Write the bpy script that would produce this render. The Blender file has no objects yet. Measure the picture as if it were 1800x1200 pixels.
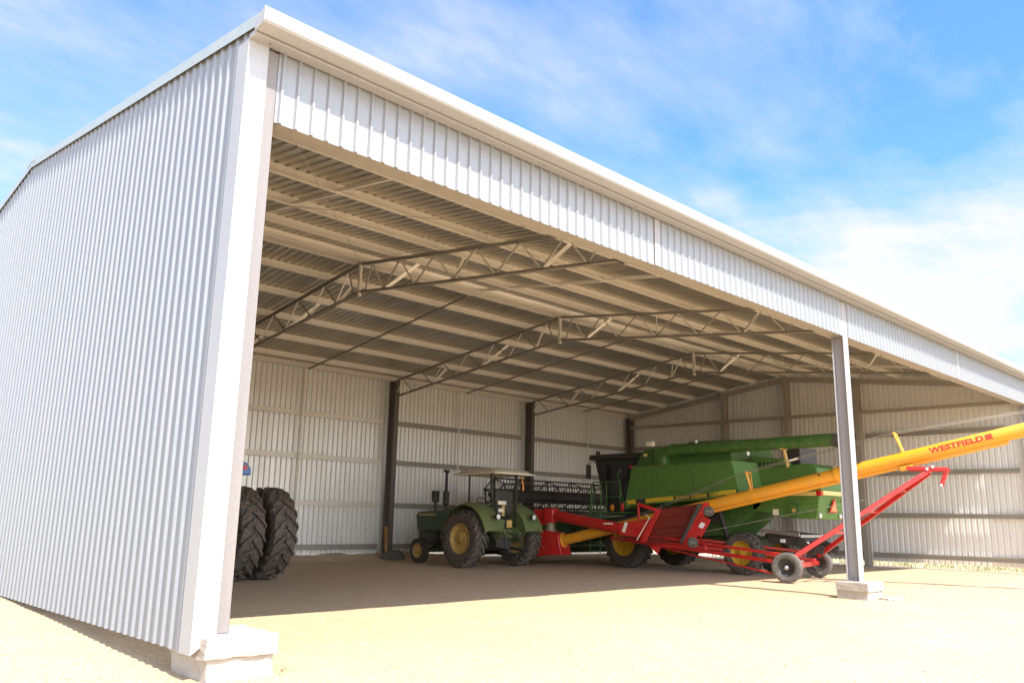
import bpy, bmesh, math, random
from mathutils import Vector, Matrix
random.seed(7)
PI = math.pi
S = bpy.context.scene
C = S.collection

# ------------------------------------------------------------------ materials
def new_mat(name):
    m = bpy.data.materials.new(name); m.use_nodes = True
    nt = m.node_tree; b = nt.nodes['Principled BSDF']
    return m, nt, b

def link(nt, a, b): nt.links.new(a, b)

def coords(nt, scale=(1, 1, 1)):
    tc = nt.nodes.new('ShaderNodeTexCoord'); mp = nt.nodes.new('ShaderNodeMapping')
    mp.inputs['Scale'].default_value = scale
    link(nt, tc.outputs['Object'], mp.inputs['Vector'])
    return mp.outputs['Vector']

def noise(nt, vec, scale, detail=4, rough=.6):
    n = nt.nodes.new('ShaderNodeTexNoise'); n.inputs['Scale'].default_value = scale
    n.inputs['Detail'].default_value = detail; n.inputs['Roughness'].default_value = rough
    if vec is not None: link(nt, vec, n.inputs['Vector'])
    return n.outputs['Fac']

def ramp(nt, fac, stops):
    r = nt.nodes.new('ShaderNodeValToRGB')
    e = r.color_ramp.elements
    while len(e) < len(stops): e.new(.5)
    for k, (p, c) in enumerate(stops):
        e[k].position = p; e[k].color = (*c, 1) if len(c) == 3 else c
    link(nt, fac, r.inputs['Fac'])
    return r.outputs['Color']

def mix(nt, fac, a, b, mode='MIX'):
    n = nt.nodes.new('ShaderNodeMix'); n.data_type = 'RGBA'; n.blend_type = mode
    if isinstance(fac, (int, float)): n.inputs[0].default_value = fac
    else: link(nt, fac, n.inputs[0])
    for i, v in ((6, a), (7, b)):
        if isinstance(v, tuple): n.inputs[i].default_value = (*v, 1)
        else: link(nt, v, n.inputs[i])
    return n.outputs[2]

def bump(nt, b, h, strength, dist):
    n = nt.nodes.new('ShaderNodeBump'); n.inputs['Strength'].default_value = strength
    n.inputs['Distance'].default_value = dist
    link(nt, h, n.inputs['Height']); link(nt, n.outputs['Normal'], b.inputs['Normal'])

def paint(name, col, rough=.45, metal=0., var=.25, scale=3., dirt=None, dirt_amt=.4, coat=0., bumpy=0.):
    m, nt, b = new_mat(name)
    v = coords(nt)
    f = noise(nt, v, scale, 6, .65)
    dark = tuple(c * (1 - var) for c in col); light = tuple(min(1, c * (1 + var * .5)) for c in col)
    c = ramp(nt, f, [(.3, dark), (.7, light)])
    if dirt:
        f2 = noise(nt, v, scale * 2.3, 8, .7)
        r = ramp(nt, f2, [(.5 - .1, (0, 0, 0)), (.75, (dirt_amt,) * 3)])
        c = mix(nt, r, c, dirt)
    link(nt, c, b.inputs['Base Color'])
    b.inputs['Metallic'].default_value = metal
    rr = ramp(nt, f, [(.2, (max(.05, rough - .1),) * 3), (.8, (min(1, rough + .12),) * 3)])
    link(nt, rr, b.inputs['Roughness'])
    b.inputs['Coat Weight'].default_value = coat
    if bumpy: bump(nt, b, f, bumpy, .02)
    return m

M = {}
def steel(name, col, metal, rough, dust=(.62, .55, .45), dust_amt=.25, spec=.5):
    # spec: 0.5 is ordinary paint or oxide sheen
    m, nt, b = new_mat(name)
    v = coords(nt)
    sp = noise(nt, v, 45, 3, .5)
    st = noise(nt, coords(nt, (3.1, 3.1, .12)), 1.5, 5, .6)
    c = ramp(nt, sp, [(.35, tuple(x * .93 for x in col)), (.65, tuple(min(1, x * 1.04) for x in col))])
    r = ramp(nt, st, [(.45, (0, 0, 0)), (.8, (dust_amt,) * 3)])
    c = mix(nt, r, c, dust)
    link(nt, c, b.inputs['Base Color'])
    b.inputs['Metallic'].default_value = metal; b.inputs['Specular IOR Level'].default_value = spec
    rr = ramp(nt, st, [(.2, (rough - .06,) * 3), (.8, (rough + .14,) * 3)])
    link(nt, rr, b.inputs['Roughness'])
    lo = noise(nt, coords(nt, (1, 1, .5)), 1.3, 2, .5)
    bump(nt, b, lo, .03, .05)
    return m
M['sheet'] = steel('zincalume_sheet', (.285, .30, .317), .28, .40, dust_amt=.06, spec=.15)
M['innersheet'] = steel('zincalume_inside', (.88, .87, .84), .32, .32, dust_amt=.10)  # same sheeting as outside, coloured paler to lift the shaded interior
M['fascia'] = steel('new_zincalume', (.295, .302, .308), .30, .38, dust_amt=.06)
M['roofsheet'] = steel('zincalume_roof', (.50, .465, .40), .80, .30, dust_amt=.08)
M['flash'] = steel('pale_flashing', (.40, .40, .40), .15, .42, dust_amt=.06)
M['barge'] = steel('grey_green_flashing', (.36, .42, .43), .1, .45, dust_amt=.1)
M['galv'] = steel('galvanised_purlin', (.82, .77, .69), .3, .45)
M['post'] = steel('grey_post', (.34, .32, .315), .2, .45, dust_amt=.15)
M['cornerpost'] = steel('grey_channel', (.215, .195, .185), .15, .5, dust_amt=.1)
M['beam'] = steel('beam_steel', (.40, .36, .31), .25, .48)
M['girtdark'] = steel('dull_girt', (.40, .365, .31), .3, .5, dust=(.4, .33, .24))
M['darksteel'] = steel('primed_column', (.15, .13, .112), .2, .55, dust=(.22, .18, .14))
M['truss'] = steel('truss_steel', (.30, .275, .235), .2, .5, dust=(.4, .33, .24))

def concrete():
    m, nt, b = new_mat('concrete')
    v = coords(nt)
    f = noise(nt, v, 6, 8, .7); g = noise(nt, v, 60, 4, .6)
    c = ramp(nt, f, [(.3, (.36, .31, .25)), (.7, (.48, .43, .37))])
    link(nt, c, b.inputs['Base Color']); b.inputs['Roughness'].default_value = .9
    bump(nt, b, mix(nt, .5, ramp(nt, f, [(0, (0, 0, 0)), (1, (1, 1, 1))]), ramp(nt, g, [(0, (0, 0, 0)), (1, (1, 1, 1))])), .5, .02)
    return m
M['concrete'] = concrete()

def ground_mat():
    m, nt, b = new_mat('sandy_gravel')
    v = coords(nt)
    big = noise(nt, v, .35, 5, .6); mid = noise(nt, v, 2.2, 6, .65)
    fine = noise(nt, v, 38, 5, .75); grit = noise(nt, v, 140, 2, .6)
    vo = nt.nodes.new('ShaderNodeTexVoronoi'); vo.inputs['Scale'].default_value = 55; link(nt, v, vo.inputs['Vector'])
    base = ramp(nt, mid, [(.28, (.40, .30, .175)), (.5, (.48, .375, .23)), (.75, (.55, .44, .28))])
    base = mix(nt, ramp(nt, big, [(.38, (0, 0, 0)), (.62, (.75,) * 3)]), base, (.43, .30, .175))
    peb = ramp(nt, vo.outputs['Color'], [(.15, (.32, .21, .115)), (.5, (.53, .385, .23)), (.9, (.66, .53, .36))])
    base = mix(nt, .5, base, peb)
    base = mix(nt, ramp(nt, fine, [(.56, (0, 0, 0)), (.70, (.8,) * 3)]), base, (.235, .16, .085))
    # shed floor earth coloured paler to brighten the shaded interior, ragged edge
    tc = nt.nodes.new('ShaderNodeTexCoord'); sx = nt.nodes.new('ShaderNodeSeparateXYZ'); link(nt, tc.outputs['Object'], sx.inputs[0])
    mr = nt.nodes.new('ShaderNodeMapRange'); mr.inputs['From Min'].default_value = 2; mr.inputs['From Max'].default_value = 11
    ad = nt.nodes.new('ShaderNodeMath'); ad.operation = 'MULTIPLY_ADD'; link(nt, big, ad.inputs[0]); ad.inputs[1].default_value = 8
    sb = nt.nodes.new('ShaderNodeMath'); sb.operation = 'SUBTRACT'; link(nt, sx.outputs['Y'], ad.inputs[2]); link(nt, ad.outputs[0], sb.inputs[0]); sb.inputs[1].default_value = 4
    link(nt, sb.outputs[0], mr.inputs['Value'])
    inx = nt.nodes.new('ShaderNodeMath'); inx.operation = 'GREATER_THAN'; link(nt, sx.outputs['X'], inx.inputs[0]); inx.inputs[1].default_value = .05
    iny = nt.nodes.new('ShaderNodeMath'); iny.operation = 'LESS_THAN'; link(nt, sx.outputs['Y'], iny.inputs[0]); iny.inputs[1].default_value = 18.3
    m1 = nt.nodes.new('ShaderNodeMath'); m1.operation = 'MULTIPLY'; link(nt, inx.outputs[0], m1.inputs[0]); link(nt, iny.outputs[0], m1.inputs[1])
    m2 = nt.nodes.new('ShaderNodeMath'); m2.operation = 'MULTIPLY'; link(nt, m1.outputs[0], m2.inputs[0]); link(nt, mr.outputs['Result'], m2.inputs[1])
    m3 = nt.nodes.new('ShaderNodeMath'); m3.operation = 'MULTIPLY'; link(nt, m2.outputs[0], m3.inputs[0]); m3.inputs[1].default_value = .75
    lifted_soil = ramp(nt, mid, [(.3, (.49, .37, .255)), (.7, (.62, .49, .36))])
    base = mix(nt, m3.outputs[0], base, lifted_soil)
    link(nt, base, b.inputs['Base Color'])
    b.inputs['Roughness'].default_value = .95; b.inputs['Specular IOR Level'].default_value = .2
    h = mix(nt, .5, ramp(nt, fine, [(0, (0, 0, 0)), (1, (1, 1, 1))]), ramp(nt, grit, [(0, (0, 0, 0)), (1, (1, 1, 1))]))
    h = mix(nt, .35, h, ramp(nt, mid, [(0, (0, 0, 0)), (1, (1, 1, 1))]))
    rut = noise(nt, coords(nt, (.22, 2.6, 1)), 1.4, 4, .55)
    h = mix(nt, .30, h, ramp(nt, rut, [(.35, (0, 0, 0)), (.65, (1, 1, 1))]))
    bump(nt, b, h, .7, .03)
    return m
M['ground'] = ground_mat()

M['green'] = paint('harvester_green', (.034, .135, .020), .42, 0, .25, 2.5, (.22, .19, .10), .5, .05)
M['greenlight'] = paint('harvester_green_panel', (.075, .19, .028), .55, 0, .2, 2.5, (.24, .21, .10), .25, .0)
M['oldgreen'] = paint('faded_green', (.125, .165, .055), .5, 0, .3, 4, (.22, .19, .11), .4)
M['hoodgreen'] = paint('dull_green', (.022, .065, .018), .5, 0, .3, 4, (.14, .12, .07), .4)
M['yellow'] = paint('wheel_yellow', (.62, .36, .015), .4, 0, .2, 4, (.20, .13, .06), .5)
M['oldyellow'] = paint('faded_yellow', (.62, .41, .11), .55, 0, .3, 6, (.16, .11, .06), .7)
M['auger'] = paint('auger_yellow', (.80, .34, .014), .38, 0, .08, 1.5, (.42, .27, .09), .45, .1)
M['red'] = paint('auger_red', (.55, .012, .012), .36, 0, .15, 3, (.30, .10, .06), .45, .1)
M['darkred'] = paint('worn_red', (.26, .018, .012), .5, 0, .35, 6, (.15, .09, .05), .6)
M['decalred'] = paint('decal_red', (.50, .02, .015), .5, 0, .1, 4)
M['black'] = paint('black_parts', (.042, .039, .035), .55, 0, .3, 5, (.09, .07, .05), .4)
M['tyre'] = paint('tyre_rubber', (.032, .029, .026), .75, 0, .3, 7, (.17, .125, .085), .75, 0, .15)
M['dusttyre'] = paint('dusty_tyre', (.052, .046, .040), .8, 0, .35, 6, (.26, .20, .14), .9, 0, .15)
M['trailertyre'] = paint('grey_tyre', (.085, .075, .068), .8, 0, .25, 6, (.25, .20, .15), .6)
M['rubber'] = paint('rubber_flap', (.05, .048, .045), .6, 0, .3, 5, (.22, .18, .14), .5)
M['blue'] = paint('tractor_blue', (.03, .15, .42), .38, 0, .15, 3, (.2, .17, .12), .2, .3)
M['cream'] = paint('cream_paint', (.85, .78, .63), .5, 0, .12, 5, (.35, .27, .17), .4)
M['creamrim'] = paint('cream_rim', (.62, .50, .28), .5, 0, .2, 5, (.25, .17, .1), .5)
M['metal'] = paint('bare_metal', (.42, .40, .37), .4, .7, .25, 8, (.2, .15, .1), .4)
M['tan'] = paint('tan_collar', (.34, .28, .19), .5, .2, .3, 8, (.2, .14, .08), .4)
M['white'] = paint('white_plastic', (.8, .79, .76), .4, 0, .05, 6)
M['lamp'] = paint('lamp_glass', (.75, .75, .72), .15, 0, .05, 6)
M['orange'] = paint('orange_plastic', (.72, .24, .02), .35, 0, .1, 6)
M['tail'] = paint('red_lens', (.5, .015, .012), .25, 0, .1, 6)
M['decalyellow'] = paint('decal_yellow', (.72, .47, .03), .45, 0, .1, 6)
M['paleyellow'] = paint('pale_stripe', (.74, .60, .22), .45, 0, .1, 6)
M['smv'] = paint('orange_triangle', (.80, .30, .12), .45, 0, .1, 6)
M['wire'] = paint('steel_cable', (.36, .34, .29), .5, .5, .2, 9)
M['wood'] = paint('weathered_orange_wood', (.50, .24, .07), .7, 0, .4, 9, (.3, .2, .1), .4)
M['sack'] = paint('grey_sack', (.10, .095, .09), .7, 0, .4, 6, (.25, .19, .13), .5)
M['stone'] = paint('pale_stone', (.36, .28, .19), .9, 0, .55, 14, (.4, .28, .17), .6, 0, .4)
M['brownstone'] = paint('brown_stone', (.40, .25, .14), .9, 0, .35, 14, (.3, .2, .12), .6, 0, .4)
M['grass'] = paint('dry_grass', (.16, .20, .05), .8, 0, .4, 2, (.35, .32, .14), .6)

def glass():
    m, nt, b = new_mat('cab_glass')
    b.inputs['Base Color'].default_value = (.02, .025, .022, 1); b.inputs['Roughness'].default_value = .08
    b.inputs['Transmission Weight'].default_value = .55; b.inputs['IOR'].default_value = 1.45
    return m
M['glass'] = glass()

# ------------------------------------------------------------------ mesh builder
class MB:
    def __init__(s): s.v = []; s.f = []; s.parts = []
    def add(s, vs, fs):
        o = len(s.v); f0 = len(s.f); s.v += [Vector(q) for q in vs]; s.f += [tuple(i + o for i in f) for f in fs]; s.parts.append((o, len(s.v), f0, len(s.f))); return s
    def box(s, a, b):
        x0, y0, z0 = a; x1, y1, z1 = b
        return s.add([(x0, y0, z0), (x1, y0, z0), (x1, y1, z0), (x0, y1, z0), (x0, y0, z1), (x1, y0, z1), (x1, y1, z1), (x0, y1, z1)],
                     [(3, 2, 1, 0), (4, 5, 6, 7), (0, 1, 5, 4), (1, 2, 6, 5), (2, 3, 7, 6), (3, 0, 4, 7)])
    def prism(s, poly, f):            # poly: list of 2-D points; f(p, k) -> 3-D, k in (0,1)
        n = len(poly); vs = [f(p, 0) for p in poly] + [f(p, 1) for p in poly]
        fs = [tuple(range(n - 1, -1, -1)), tuple(range(n, 2 * n))] + [(i, (i + 1) % n, n + (i + 1) % n, n + i) for i in range(n)]
        return s.add(vs, fs)
    def px(s, poly, x0, x1): return s.prism(poly, lambda p, k: ((x0, x1)[k], p[0], p[1]))       # poly in (y,z)
    def py(s, poly, y0, y1): return s.prism(poly, lambda p, k: (p[0], (y0, y1)[k], p[1]))       # poly in (x,z)
    def beam(s, p, q, w, h, up=(0, 0, 1)):
        p = Vector(p); q = Vector(q); d = (q - p).normalized(); u = Vector(up)
        if abs(d.dot(u)) > .98: u = Vector((0, 1, 0))
        r = d.cross(u).normalized(); u = r.cross(d)
        vs = [e + r * (a * w / 2) + u * (b * h / 2) for e in (p, q) for a, b in ((-1, -1), (1, -1), (1, 1), (-1, 1))]
        return s.add(vs, [(3, 2, 1, 0), (4, 5, 6, 7), (0, 1, 5, 4), (1, 2, 6, 5), (2, 3, 7, 6), (3, 0, 4, 7)])
    def tube(s, pts, r, n=10, cap=True):
        pts = [Vector(q) for q in pts]; rs = r if isinstance(r, (list, tuple)) else [r] * len(pts)
        rings = []; prev = None
        for i, q in enumerate(pts):
            d = ((pts[min(i + 1, len(pts) - 1)] - q).normalized() + (q - pts[max(i - 1, 0)]).normalized()).normalized()
            if prev is None:
                a = Vector((0, 0, 1)) if abs(d.z) < .9 else Vector((1, 0, 0))
                e = d.cross(a).normalized()
            else: e = (prev - d * prev.dot(d)).normalized()
            prev = e; g = d.cross(e)
            rings.append([q + e * (rs[i] * math.cos(2 * PI * k / n)) + g * (rs[i] * math.sin(2 * PI * k / n)) for k in range(n)])
        vs = [v for ring in rings for v in ring]; fs = []
        for i in range(len(pts) - 1):
            for k in range(n):
                k2 = (k + 1) % n; fs.append((i * n + k, i * n + k2, (i + 1) * n + k2, (i + 1) * n + k))
        if cap: fs += [tuple(range(n - 1, -1, -1)), tuple(range((len(pts) - 1) * n, len(pts) * n))]
        return s.add(vs, fs)
    def lathe_x(s, prof, c, n=40):     # closed profile of (x offset, radius) about the x axis through c
        c = Vector(c); m = len(prof)
        vs = [c + Vector((x, r * math.cos(2 * PI * k / n), r * math.sin(2 * PI * k / n))) for k in range(n) for x, r in prof]
        fs = [(k * m + i, k * m + (i + 1) % m, ((k + 1) % n) * m + (i + 1) % m, ((k + 1) % n) * m + i) for k in range(n) for i in range(m)]
        return s.add(vs, fs)
    def sphere(s, c, r, n=10, m=7):
        c = Vector(c); r = Vector(r) if not isinstance(r, (int, float)) else Vector((r, r, r))
        vs = [c + Vector((0, 0, -r.z))]
        for j in range(1, m):
            t = PI * j / m
            vs += [c + Vector((r.x * math.sin(t) * math.cos(2 * PI * k / n), r.y * math.sin(t) * math.sin(2 * PI * k / n), -r.z * math.cos(t))) for k in range(n)]
        vs.append(c + Vector((0, 0, r.z))); L = len(vs) - 1; fs = []
        for k in range(n):
            k2 = (k + 1) % n; fs.append((0, 1 + k2, 1 + k))
            for j in range(m - 2): fs.append((1 + j * n + k, 1 + j * n + k2, 1 + (j + 1) * n + k2, 1 + (j + 1) * n + k))
            fs.append((L, 1 + (m - 2) * n + k, 1 + (m - 2) * n + k2))
        return s.add(vs, fs)
    def build(s, name, mat, parent=None, bevel=0., smooth=32, fix=True, solid=0.):
        me = bpy.data.meshes.new(name); me.from_pydata(s.v, [], s.f)
        if fix:
            bm = bmesh.new(); bm.from_mesh(me); bmesh.ops.recalc_face_normals(bm, faces=bm.faces); bm.to_mesh(me); bm.free()
        me.materials.append(M[mat] if isinstance(mat, str) else mat)
        o = bpy.data.objects.new(name, me); C.objects.link(o)
        if parent is not None: o.parent = parent
        if smooth:
            me.polygons.foreach_set('use_smooth', [True] * len(me.polygons))
            me.set_sharp_from_angle(angle=math.radians(smooth))
        if solid:
            md = o.modifiers.new('thickness', 'SOLIDIFY'); md.thickness = solid; md.offset = 0
        if bevel:
            md = o.modifiers.new('bevel', 'BEVEL'); md.width = bevel; md.segments = 2; md.limit_method = 'ANGLE'; md.angle_limit = math.radians(40)
            md.harden_normals = False
        me.update()
        return o

def each(mb, name, mat, parent, bevel=0., smooth=32, solid=0.):
    """one object per shape that was added to mb"""
    out = []
    for v0, v1, f0, f1 in mb.parts:
        q = MB(); q.v = mb.v[v0:v1]; q.f = [tuple(i - v0 for i in f) for f in mb.f[f0:f1]]
        out.append(q.build(name, mat, parent, bevel=bevel, smooth=smooth, solid=solid))
    return out

def thing(name, label, cat, loc=(0, 0, 0), rz=0, group=None):
    o = bpy.data.objects.new(name, None); C.objects.link(o); o.empty_display_size = .3
    o.location = loc; o.rotation_euler = (0, 0, rz); o['label'] = label; o['category'] = cat
    if group: o['group'] = group
    return o

def tag(o, label, cat, group=None, kind=None):
    if label: o['label'] = label
    if cat: o['category'] = cat
    if group: o['group'] = group
    if kind: o['kind'] = kind
    return o

def rib_profile(s0, s1, pitch=.2, h=.036, top=.034, base=.084, phase=0.):
    """trapezoidal cladding: list of (position, height)"""
    out = [(s0, 0.)]; k = math.floor((s0 - phase) / pitch)
    while True:
        c = phase + (k + .5) * pitch; k += 1
        a, b_, c_, d = c - base / 2, c - top / 2, c + top / 2, c + base / 2
        if d >= s1 - .002: break
        if a <= s0 + .002: continue
        out += [(a, 0.), (b_, h), (c_, h), (d, 0.)]
        m = d + (pitch - base) / 2
        if h > .04 and m + .008 < s1 - .002:
            out += [(m - .016, 0), (m - .010, .002), (m + .010, .002), (m + .016, 0)]
    out.append((s1, 0.))
    return out

# ------------------------------------------------------------------ dimensions of the shed
B, D = 7.42, 18.0
LEN = 4 * B
RZ = lambda y: 6.80 + .131 * (y if y <= 9 else 18 - y)     # underside of the roof sheets
shed = thing('farm_shed', 'long open-fronted machinery shed of ribbed silver steel sheets on grey steel posts', 'shed', (0, 0, 0))

# cladding -----------------------------------------------------------
def wall_x(name, x, sgn, y0, y1, zb):
    mb = MB(); pr = rib_profile(y0, y1, h=.026 if x < 1 else .055, top=.030 if x < 1 else .05, base=.072 if x < 1 else .09)
    ys = sorted(set([q[0] for q in pr] + [9.0]))
    vs = []; 
    pr2 = []
    for i, (yy, hh) in enumerate(pr):
        pr2.append((yy, hh))
    for yy, hh in pr2: vs += [(x + sgn * hh, yy, zb), (x + sgn * hh, yy, RZ(yy) + .028)]
    fs = [(2 * i, 2 * i + 2, 2 * i + 3, 2 * i + 1) for i in range(len(pr2) - 1)]
    mb.add(vs, fs)
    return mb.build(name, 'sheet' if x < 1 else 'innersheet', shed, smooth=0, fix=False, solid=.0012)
wall_x('wall_cladding', 0, -1, .02, 17.98, .25)
wall_x('wall_cladding', LEN, 1, .02, 17.98, .21)
def wall_y(name, y, sgn, x0, x1, z0, z1, mat='innersheet', phase=0.):
    mb = MB(); pr = rib_profile(x0, x1, phase=phase, h=.03 if mat == 'fascia' else .055, top=.024 if mat == 'fascia' else .05, base=.056 if mat == 'fascia' else .09); vs = []
    for xx, hh in pr: vs += [(xx, y + sgn * hh, z0), (xx, y + sgn * hh, z1)]
    mb.add(vs, [(2 * i, 2 * i + 2, 2 * i + 3, 2 * i + 1) for i in range(len(pr) - 1)])
    return mb.build(name, mat, shed, smooth=0, fix=False, solid=.0012)
wall_y('wall_cladding', 18.0, 1, .02, LEN - .02, .20, RZ(18) - .01)
ZF = 5.8
for x0, x1 in ((.35, B - .025), (B + .145, 2 * B - .215), (2 * B + .075, 3 * B - .025), (3 * B + .145, LEN - .27)):
    wall_y('fascia_panel', 0.0, -1, x0, x1, ZF - .01, 6.70, 'fascia', phase=x0 - .04)

def roof(name, y0, y1):
    mb = MB(); pr = rib_profile(-.02, LEN + .02); vs = []
    for xx, hh in pr: vs += [(xx, y0, RZ(y0) + hh), (xx, y1, RZ(y1) + hh)]
    mb.add(vs, [(2 * i, 2 * i + 2, 2 * i + 3, 2 * i + 1) for i in range(len(pr) - 1)])
    o = mb.build(name, 'roofsheet', shed, smooth=0, fix=False, solid=.0012)
    return o
roof('roof_sheeting', -.30, 8.985); roof('roof_sheeting', 18.15, 9.015)
mb = MB(); mb.add([(x, y, z) for x in (-.06, LEN + .06) for y, z in ((8.72, RZ(8.72) + .036), (9, RZ(9) + .044), (9.28, RZ(9.28) + .036))], [(0, 1, 4, 3), (1, 2, 5, 4)])
mb.build('ridge_cap', 'flash', shed, solid=.003)
mb = MB(); mb.add([(x, y, z) for x in (.1, LEN - .1) for y, z in ((8.70, RZ(8.7) - .004), (9, RZ(9) - .004), (9.30, RZ(9.3) - .004))], [(0, 1, 4, 3), (1, 2, 5, 4)])
mb.build('ridge_lining', 'galv', shed, solid=.002)

# gutter, eave box, barge and corner flashings -----------------------------
def sweep_x(poly, x0, x1, name, mat, parent=shed, solid=.004, close=False):
    mb = MB(); n = len(poly)
    mb.add([(x0, y, z) for y, z in poly] + [(x1, y, z) for y, z in poly], [(i, i + 1, n + i + 1, n + i) for i in range(n - 1)])
    return mb.build(name, mat, parent, solid=solid, smooth=0)
g = sweep_x([(-.195, 6.765), (-.195, 6.665), (-.235, 6.650), (-.385, 6.676), (-.405, 6.700), (-.408, 6.740), (-.408, 6.800), (-.412, 6.840), (-.396, 6.856), (-.384, 6.842)], -.055, LEN + .055, 'gutter', 'flash')
mb = MB()
for xe in (-.055, LEN + .055): mb.px([(-.195, 6.765), (-.195, 6.665), (-.235, 6.650), (-.375, 6.668), (-.408, 6.690), (-.412, 6.845), (-.396, 6.862)], xe - .003, xe + .003)
each(mb, 'end_cap', 'flash', g)
mb = MB(); x = .3
while x < LEN:                                  # overflow slots pressed in the gutter face
    mb.box((x, -.4125, 6.788), (x + .10, -.4095, 6.794)); x += .315
each(mb, 'overflow_slot', 'barge', g, smooth=0)
mb = MB(); mb.box((-.03, -.185, 6.635), (LEN + .03, -.018, 6.700)); mb.build('eave_trim', 'flash', shed, bevel=.006)
mb = MB()
for k in range(14): mb.tube([(.18 + k * 2.2, -.10, 6.6349), (.18 + k * 2.2, -.10, 6.628)], .012, 8)
each(mb, 'trim_screw', 'darksteel', shed)
def barge(x0, x1):
    mb = MB()
    for a, b_ in ((-.40, 9.0), (18.35, 9.0)):
        za = RZ(a) if a < 9 else RZ(a); zb_ = RZ(b_)
        mb.prism([(a, za + .065), (b_, zb_ + .065), (b_, zb_ - .075), (a, za - .075)], lambda p, k: ((x0, x0 + .004 * (1 if x0 < 1 else -1))[k], p[0], p[1]))
        mb.prism([(a, za + .069), (b_, zb_ + .069), (b_, zb_ + .065), (a, za + .065)], lambda p, k: ((x0, x1)[k], p[0], p[1]))
    return mb.build('barge_flashing', 'barge', shed, fix=True)
barge(-.052, .14); barge(LEN + .064, LEN - .14)
for xs, sg in ((-.036, 1), (LEN + .036, -1)):
    mb = MB(); n = 3; zb_, zt = .24, 6.64
    q = [(xs, .22), (xs, -.036), (xs + sg * .240, -.036), (xs + sg * .240, -.012)]
    vs = [(x, y, (.245 if i < 2 else .405) if sg > 0 else .38) for i, (x, y) in enumerate(q)] + [(x, y, zt) for x, y in q]
    mb.add(vs, [(i, i + 1, 4 + i + 1, 4 + i) for i in range(3)])
    mb.build('corner_flashing', 'flash', shed, smooth=0, solid=.003)

for xs in (-.040, LEN + .040):
    sg = 1 if xs < 1 else -1; mb = MB()
    mb.add([(xs, 17.80, .24), (xs, 18.042, .24), (xs + sg * .24, 18.042, .24), (xs, 17.80, RZ(17.8) - .02), (xs, 18.042, RZ(18) - .02), (xs + sg * .24, 18.042, RZ(18) - .02)], [(0, 1, 4, 3), (1, 2, 5, 4)])
    mb.build('corner_flashing', 'flash', shed, smooth=0, solid=.002)

# posts -----------------------------------------------------------------
def ibeam(mb, xc, yc, w, d, z0, z1, t=.014, along='y'):
    if along == 'y':
        mb.box((xc - w / 2, yc - d / 2, z0), (xc + w / 2, yc - d / 2 + t, z1)); mb.box((xc - w / 2, yc + d / 2 - t, z0), (xc + w / 2, yc + d / 2, z1))
        mb.box((xc - .006, yc - d / 2 + t, z0), (xc + .006, yc + d / 2 - t, z1))
    else:
        mb.box((xc - d / 2, yc - w / 2, z0), (xc - d / 2 + t, yc + w / 2, z1)); mb.box((xc + d / 2 - t, yc - w / 2, z0), (xc + d / 2, yc + w / 2, z1))
        mb.box((xc - d / 2 + t, yc - .006, z0), (xc + d / 2 - t, yc + .006, z1))
    return mb
mb = MB(); mb.box((.213, -.006, .415), (.345, .30, 6.62)); cp = mb.build('post', 'cornerpost', shed, bevel=.008)
mb = MB(); mb.box((.20, -.03, .40), (.375, .34, .415)); mb.build('base_plate', 'post', cp, bevel=.003)
def front_post(xc):
    mb = MB(); ibeam(mb, xc, .14, .255, .28, .375, 6.62); 
    mb.box((xc - .1275, .014, ZF - .012), (xc + .1, .29, ZF - .002))
    o = mb.build('post', 'post', shed, bevel=.004)
    mb = MB(); mb.box((xc - .17, -.05, .36), (xc + .17, .33, .375)); 
    pl = mb.build('base_plate', 'post', o, bevel=.003)
    mb = MB()
    for dx in (-.14, .14):
        for yy in (.08, .21): mb.tube([(xc + dx, yy, .375), (xc + dx, yy, .43)], .014, 6)
    each(mb, 'anchor_bolt', 'darksteel', o)
front_post(2 * B - .07); front_post(LEN - .14)
for xc in (B + .06, 3 * B + .06):
    mb = MB(); mb.box((xc - .07, -.022, ZF - .008), (xc + .082, .10, 6.63)); mb.build('fascia_stub', 'post', shed, bevel=.004)

# footings ---------------------------------------------------------------
def lump(mb, a, b, j, n=8):
    """a block cast in loose formwork: faces slightly uneven"""
    x0, y0, z0 = a; x1, y1, z1 = b; idx = {}; vs = []; fs = []
    rnd = random.Random(int(x0 * 100 + z0 * 1000))
    def V(i, jj, k):
        if (i, jj, k) not in idx:
            idx[(i, jj, k)] = len(vs); u = rnd.uniform
            vs.append((x0 + (x1 - x0) * i / n + u(-j, j), y0 + (y1 - y0) * jj / n + u(-j, j), z0 + (z1 - z0) * k / n + u(-j, j)))
        return idx[(i, jj, k)]
    for i in range(n):
        for k in range(n):
            fs += [(V(i, k, 0), V(i, k + 1, 0), V(i + 1, k + 1, 0), V(i + 1, k, 0)), (V(i, k, n), V(i + 1, k, n), V(i + 1, k + 1, n), V(i, k + 1, n)),
                   (V(i, 0, k), V(i + 1, 0, k), V(i + 1, 0, k + 1), V(i, 0, k + 1)), (V(i, n, k), V(i, n, k + 1), V(i + 1, n, k + 1), V(i + 1, n, k)),
                   (V(0, i, k), V(0, i, k + 1), V(0, i + 1, k + 1), V(0, i + 1, k)), (V(n, i, k), V(n, i + 1, k), V(n, i + 1, k + 1), V(n, i, k + 1))]
    mb.add(vs, fs)
mb = MB(); lump(mb, (.055, -.16, .205), (.80, .66, .40), .009); lump(mb, (.10, -.125, -.2), (.775, .68, .212), .011)
mb.build('footing', 'concrete', shed, bevel=.012)
mb = MB(); lump(mb, (14.40, -.28, .17), (15.2, .43, .36), .006); lump(mb, (14.43, -.25, -.2), (15.17, .43, .176), .008)
fo = mb.build('footing', 'concrete', shed, bevel=.012)
mb = MB(); lump(mb, (14.95, -.58, -.08), (15.55, -.27, .035), .02); mb.build('concrete_spill', 'concrete', fo, bevel=.02)
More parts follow.
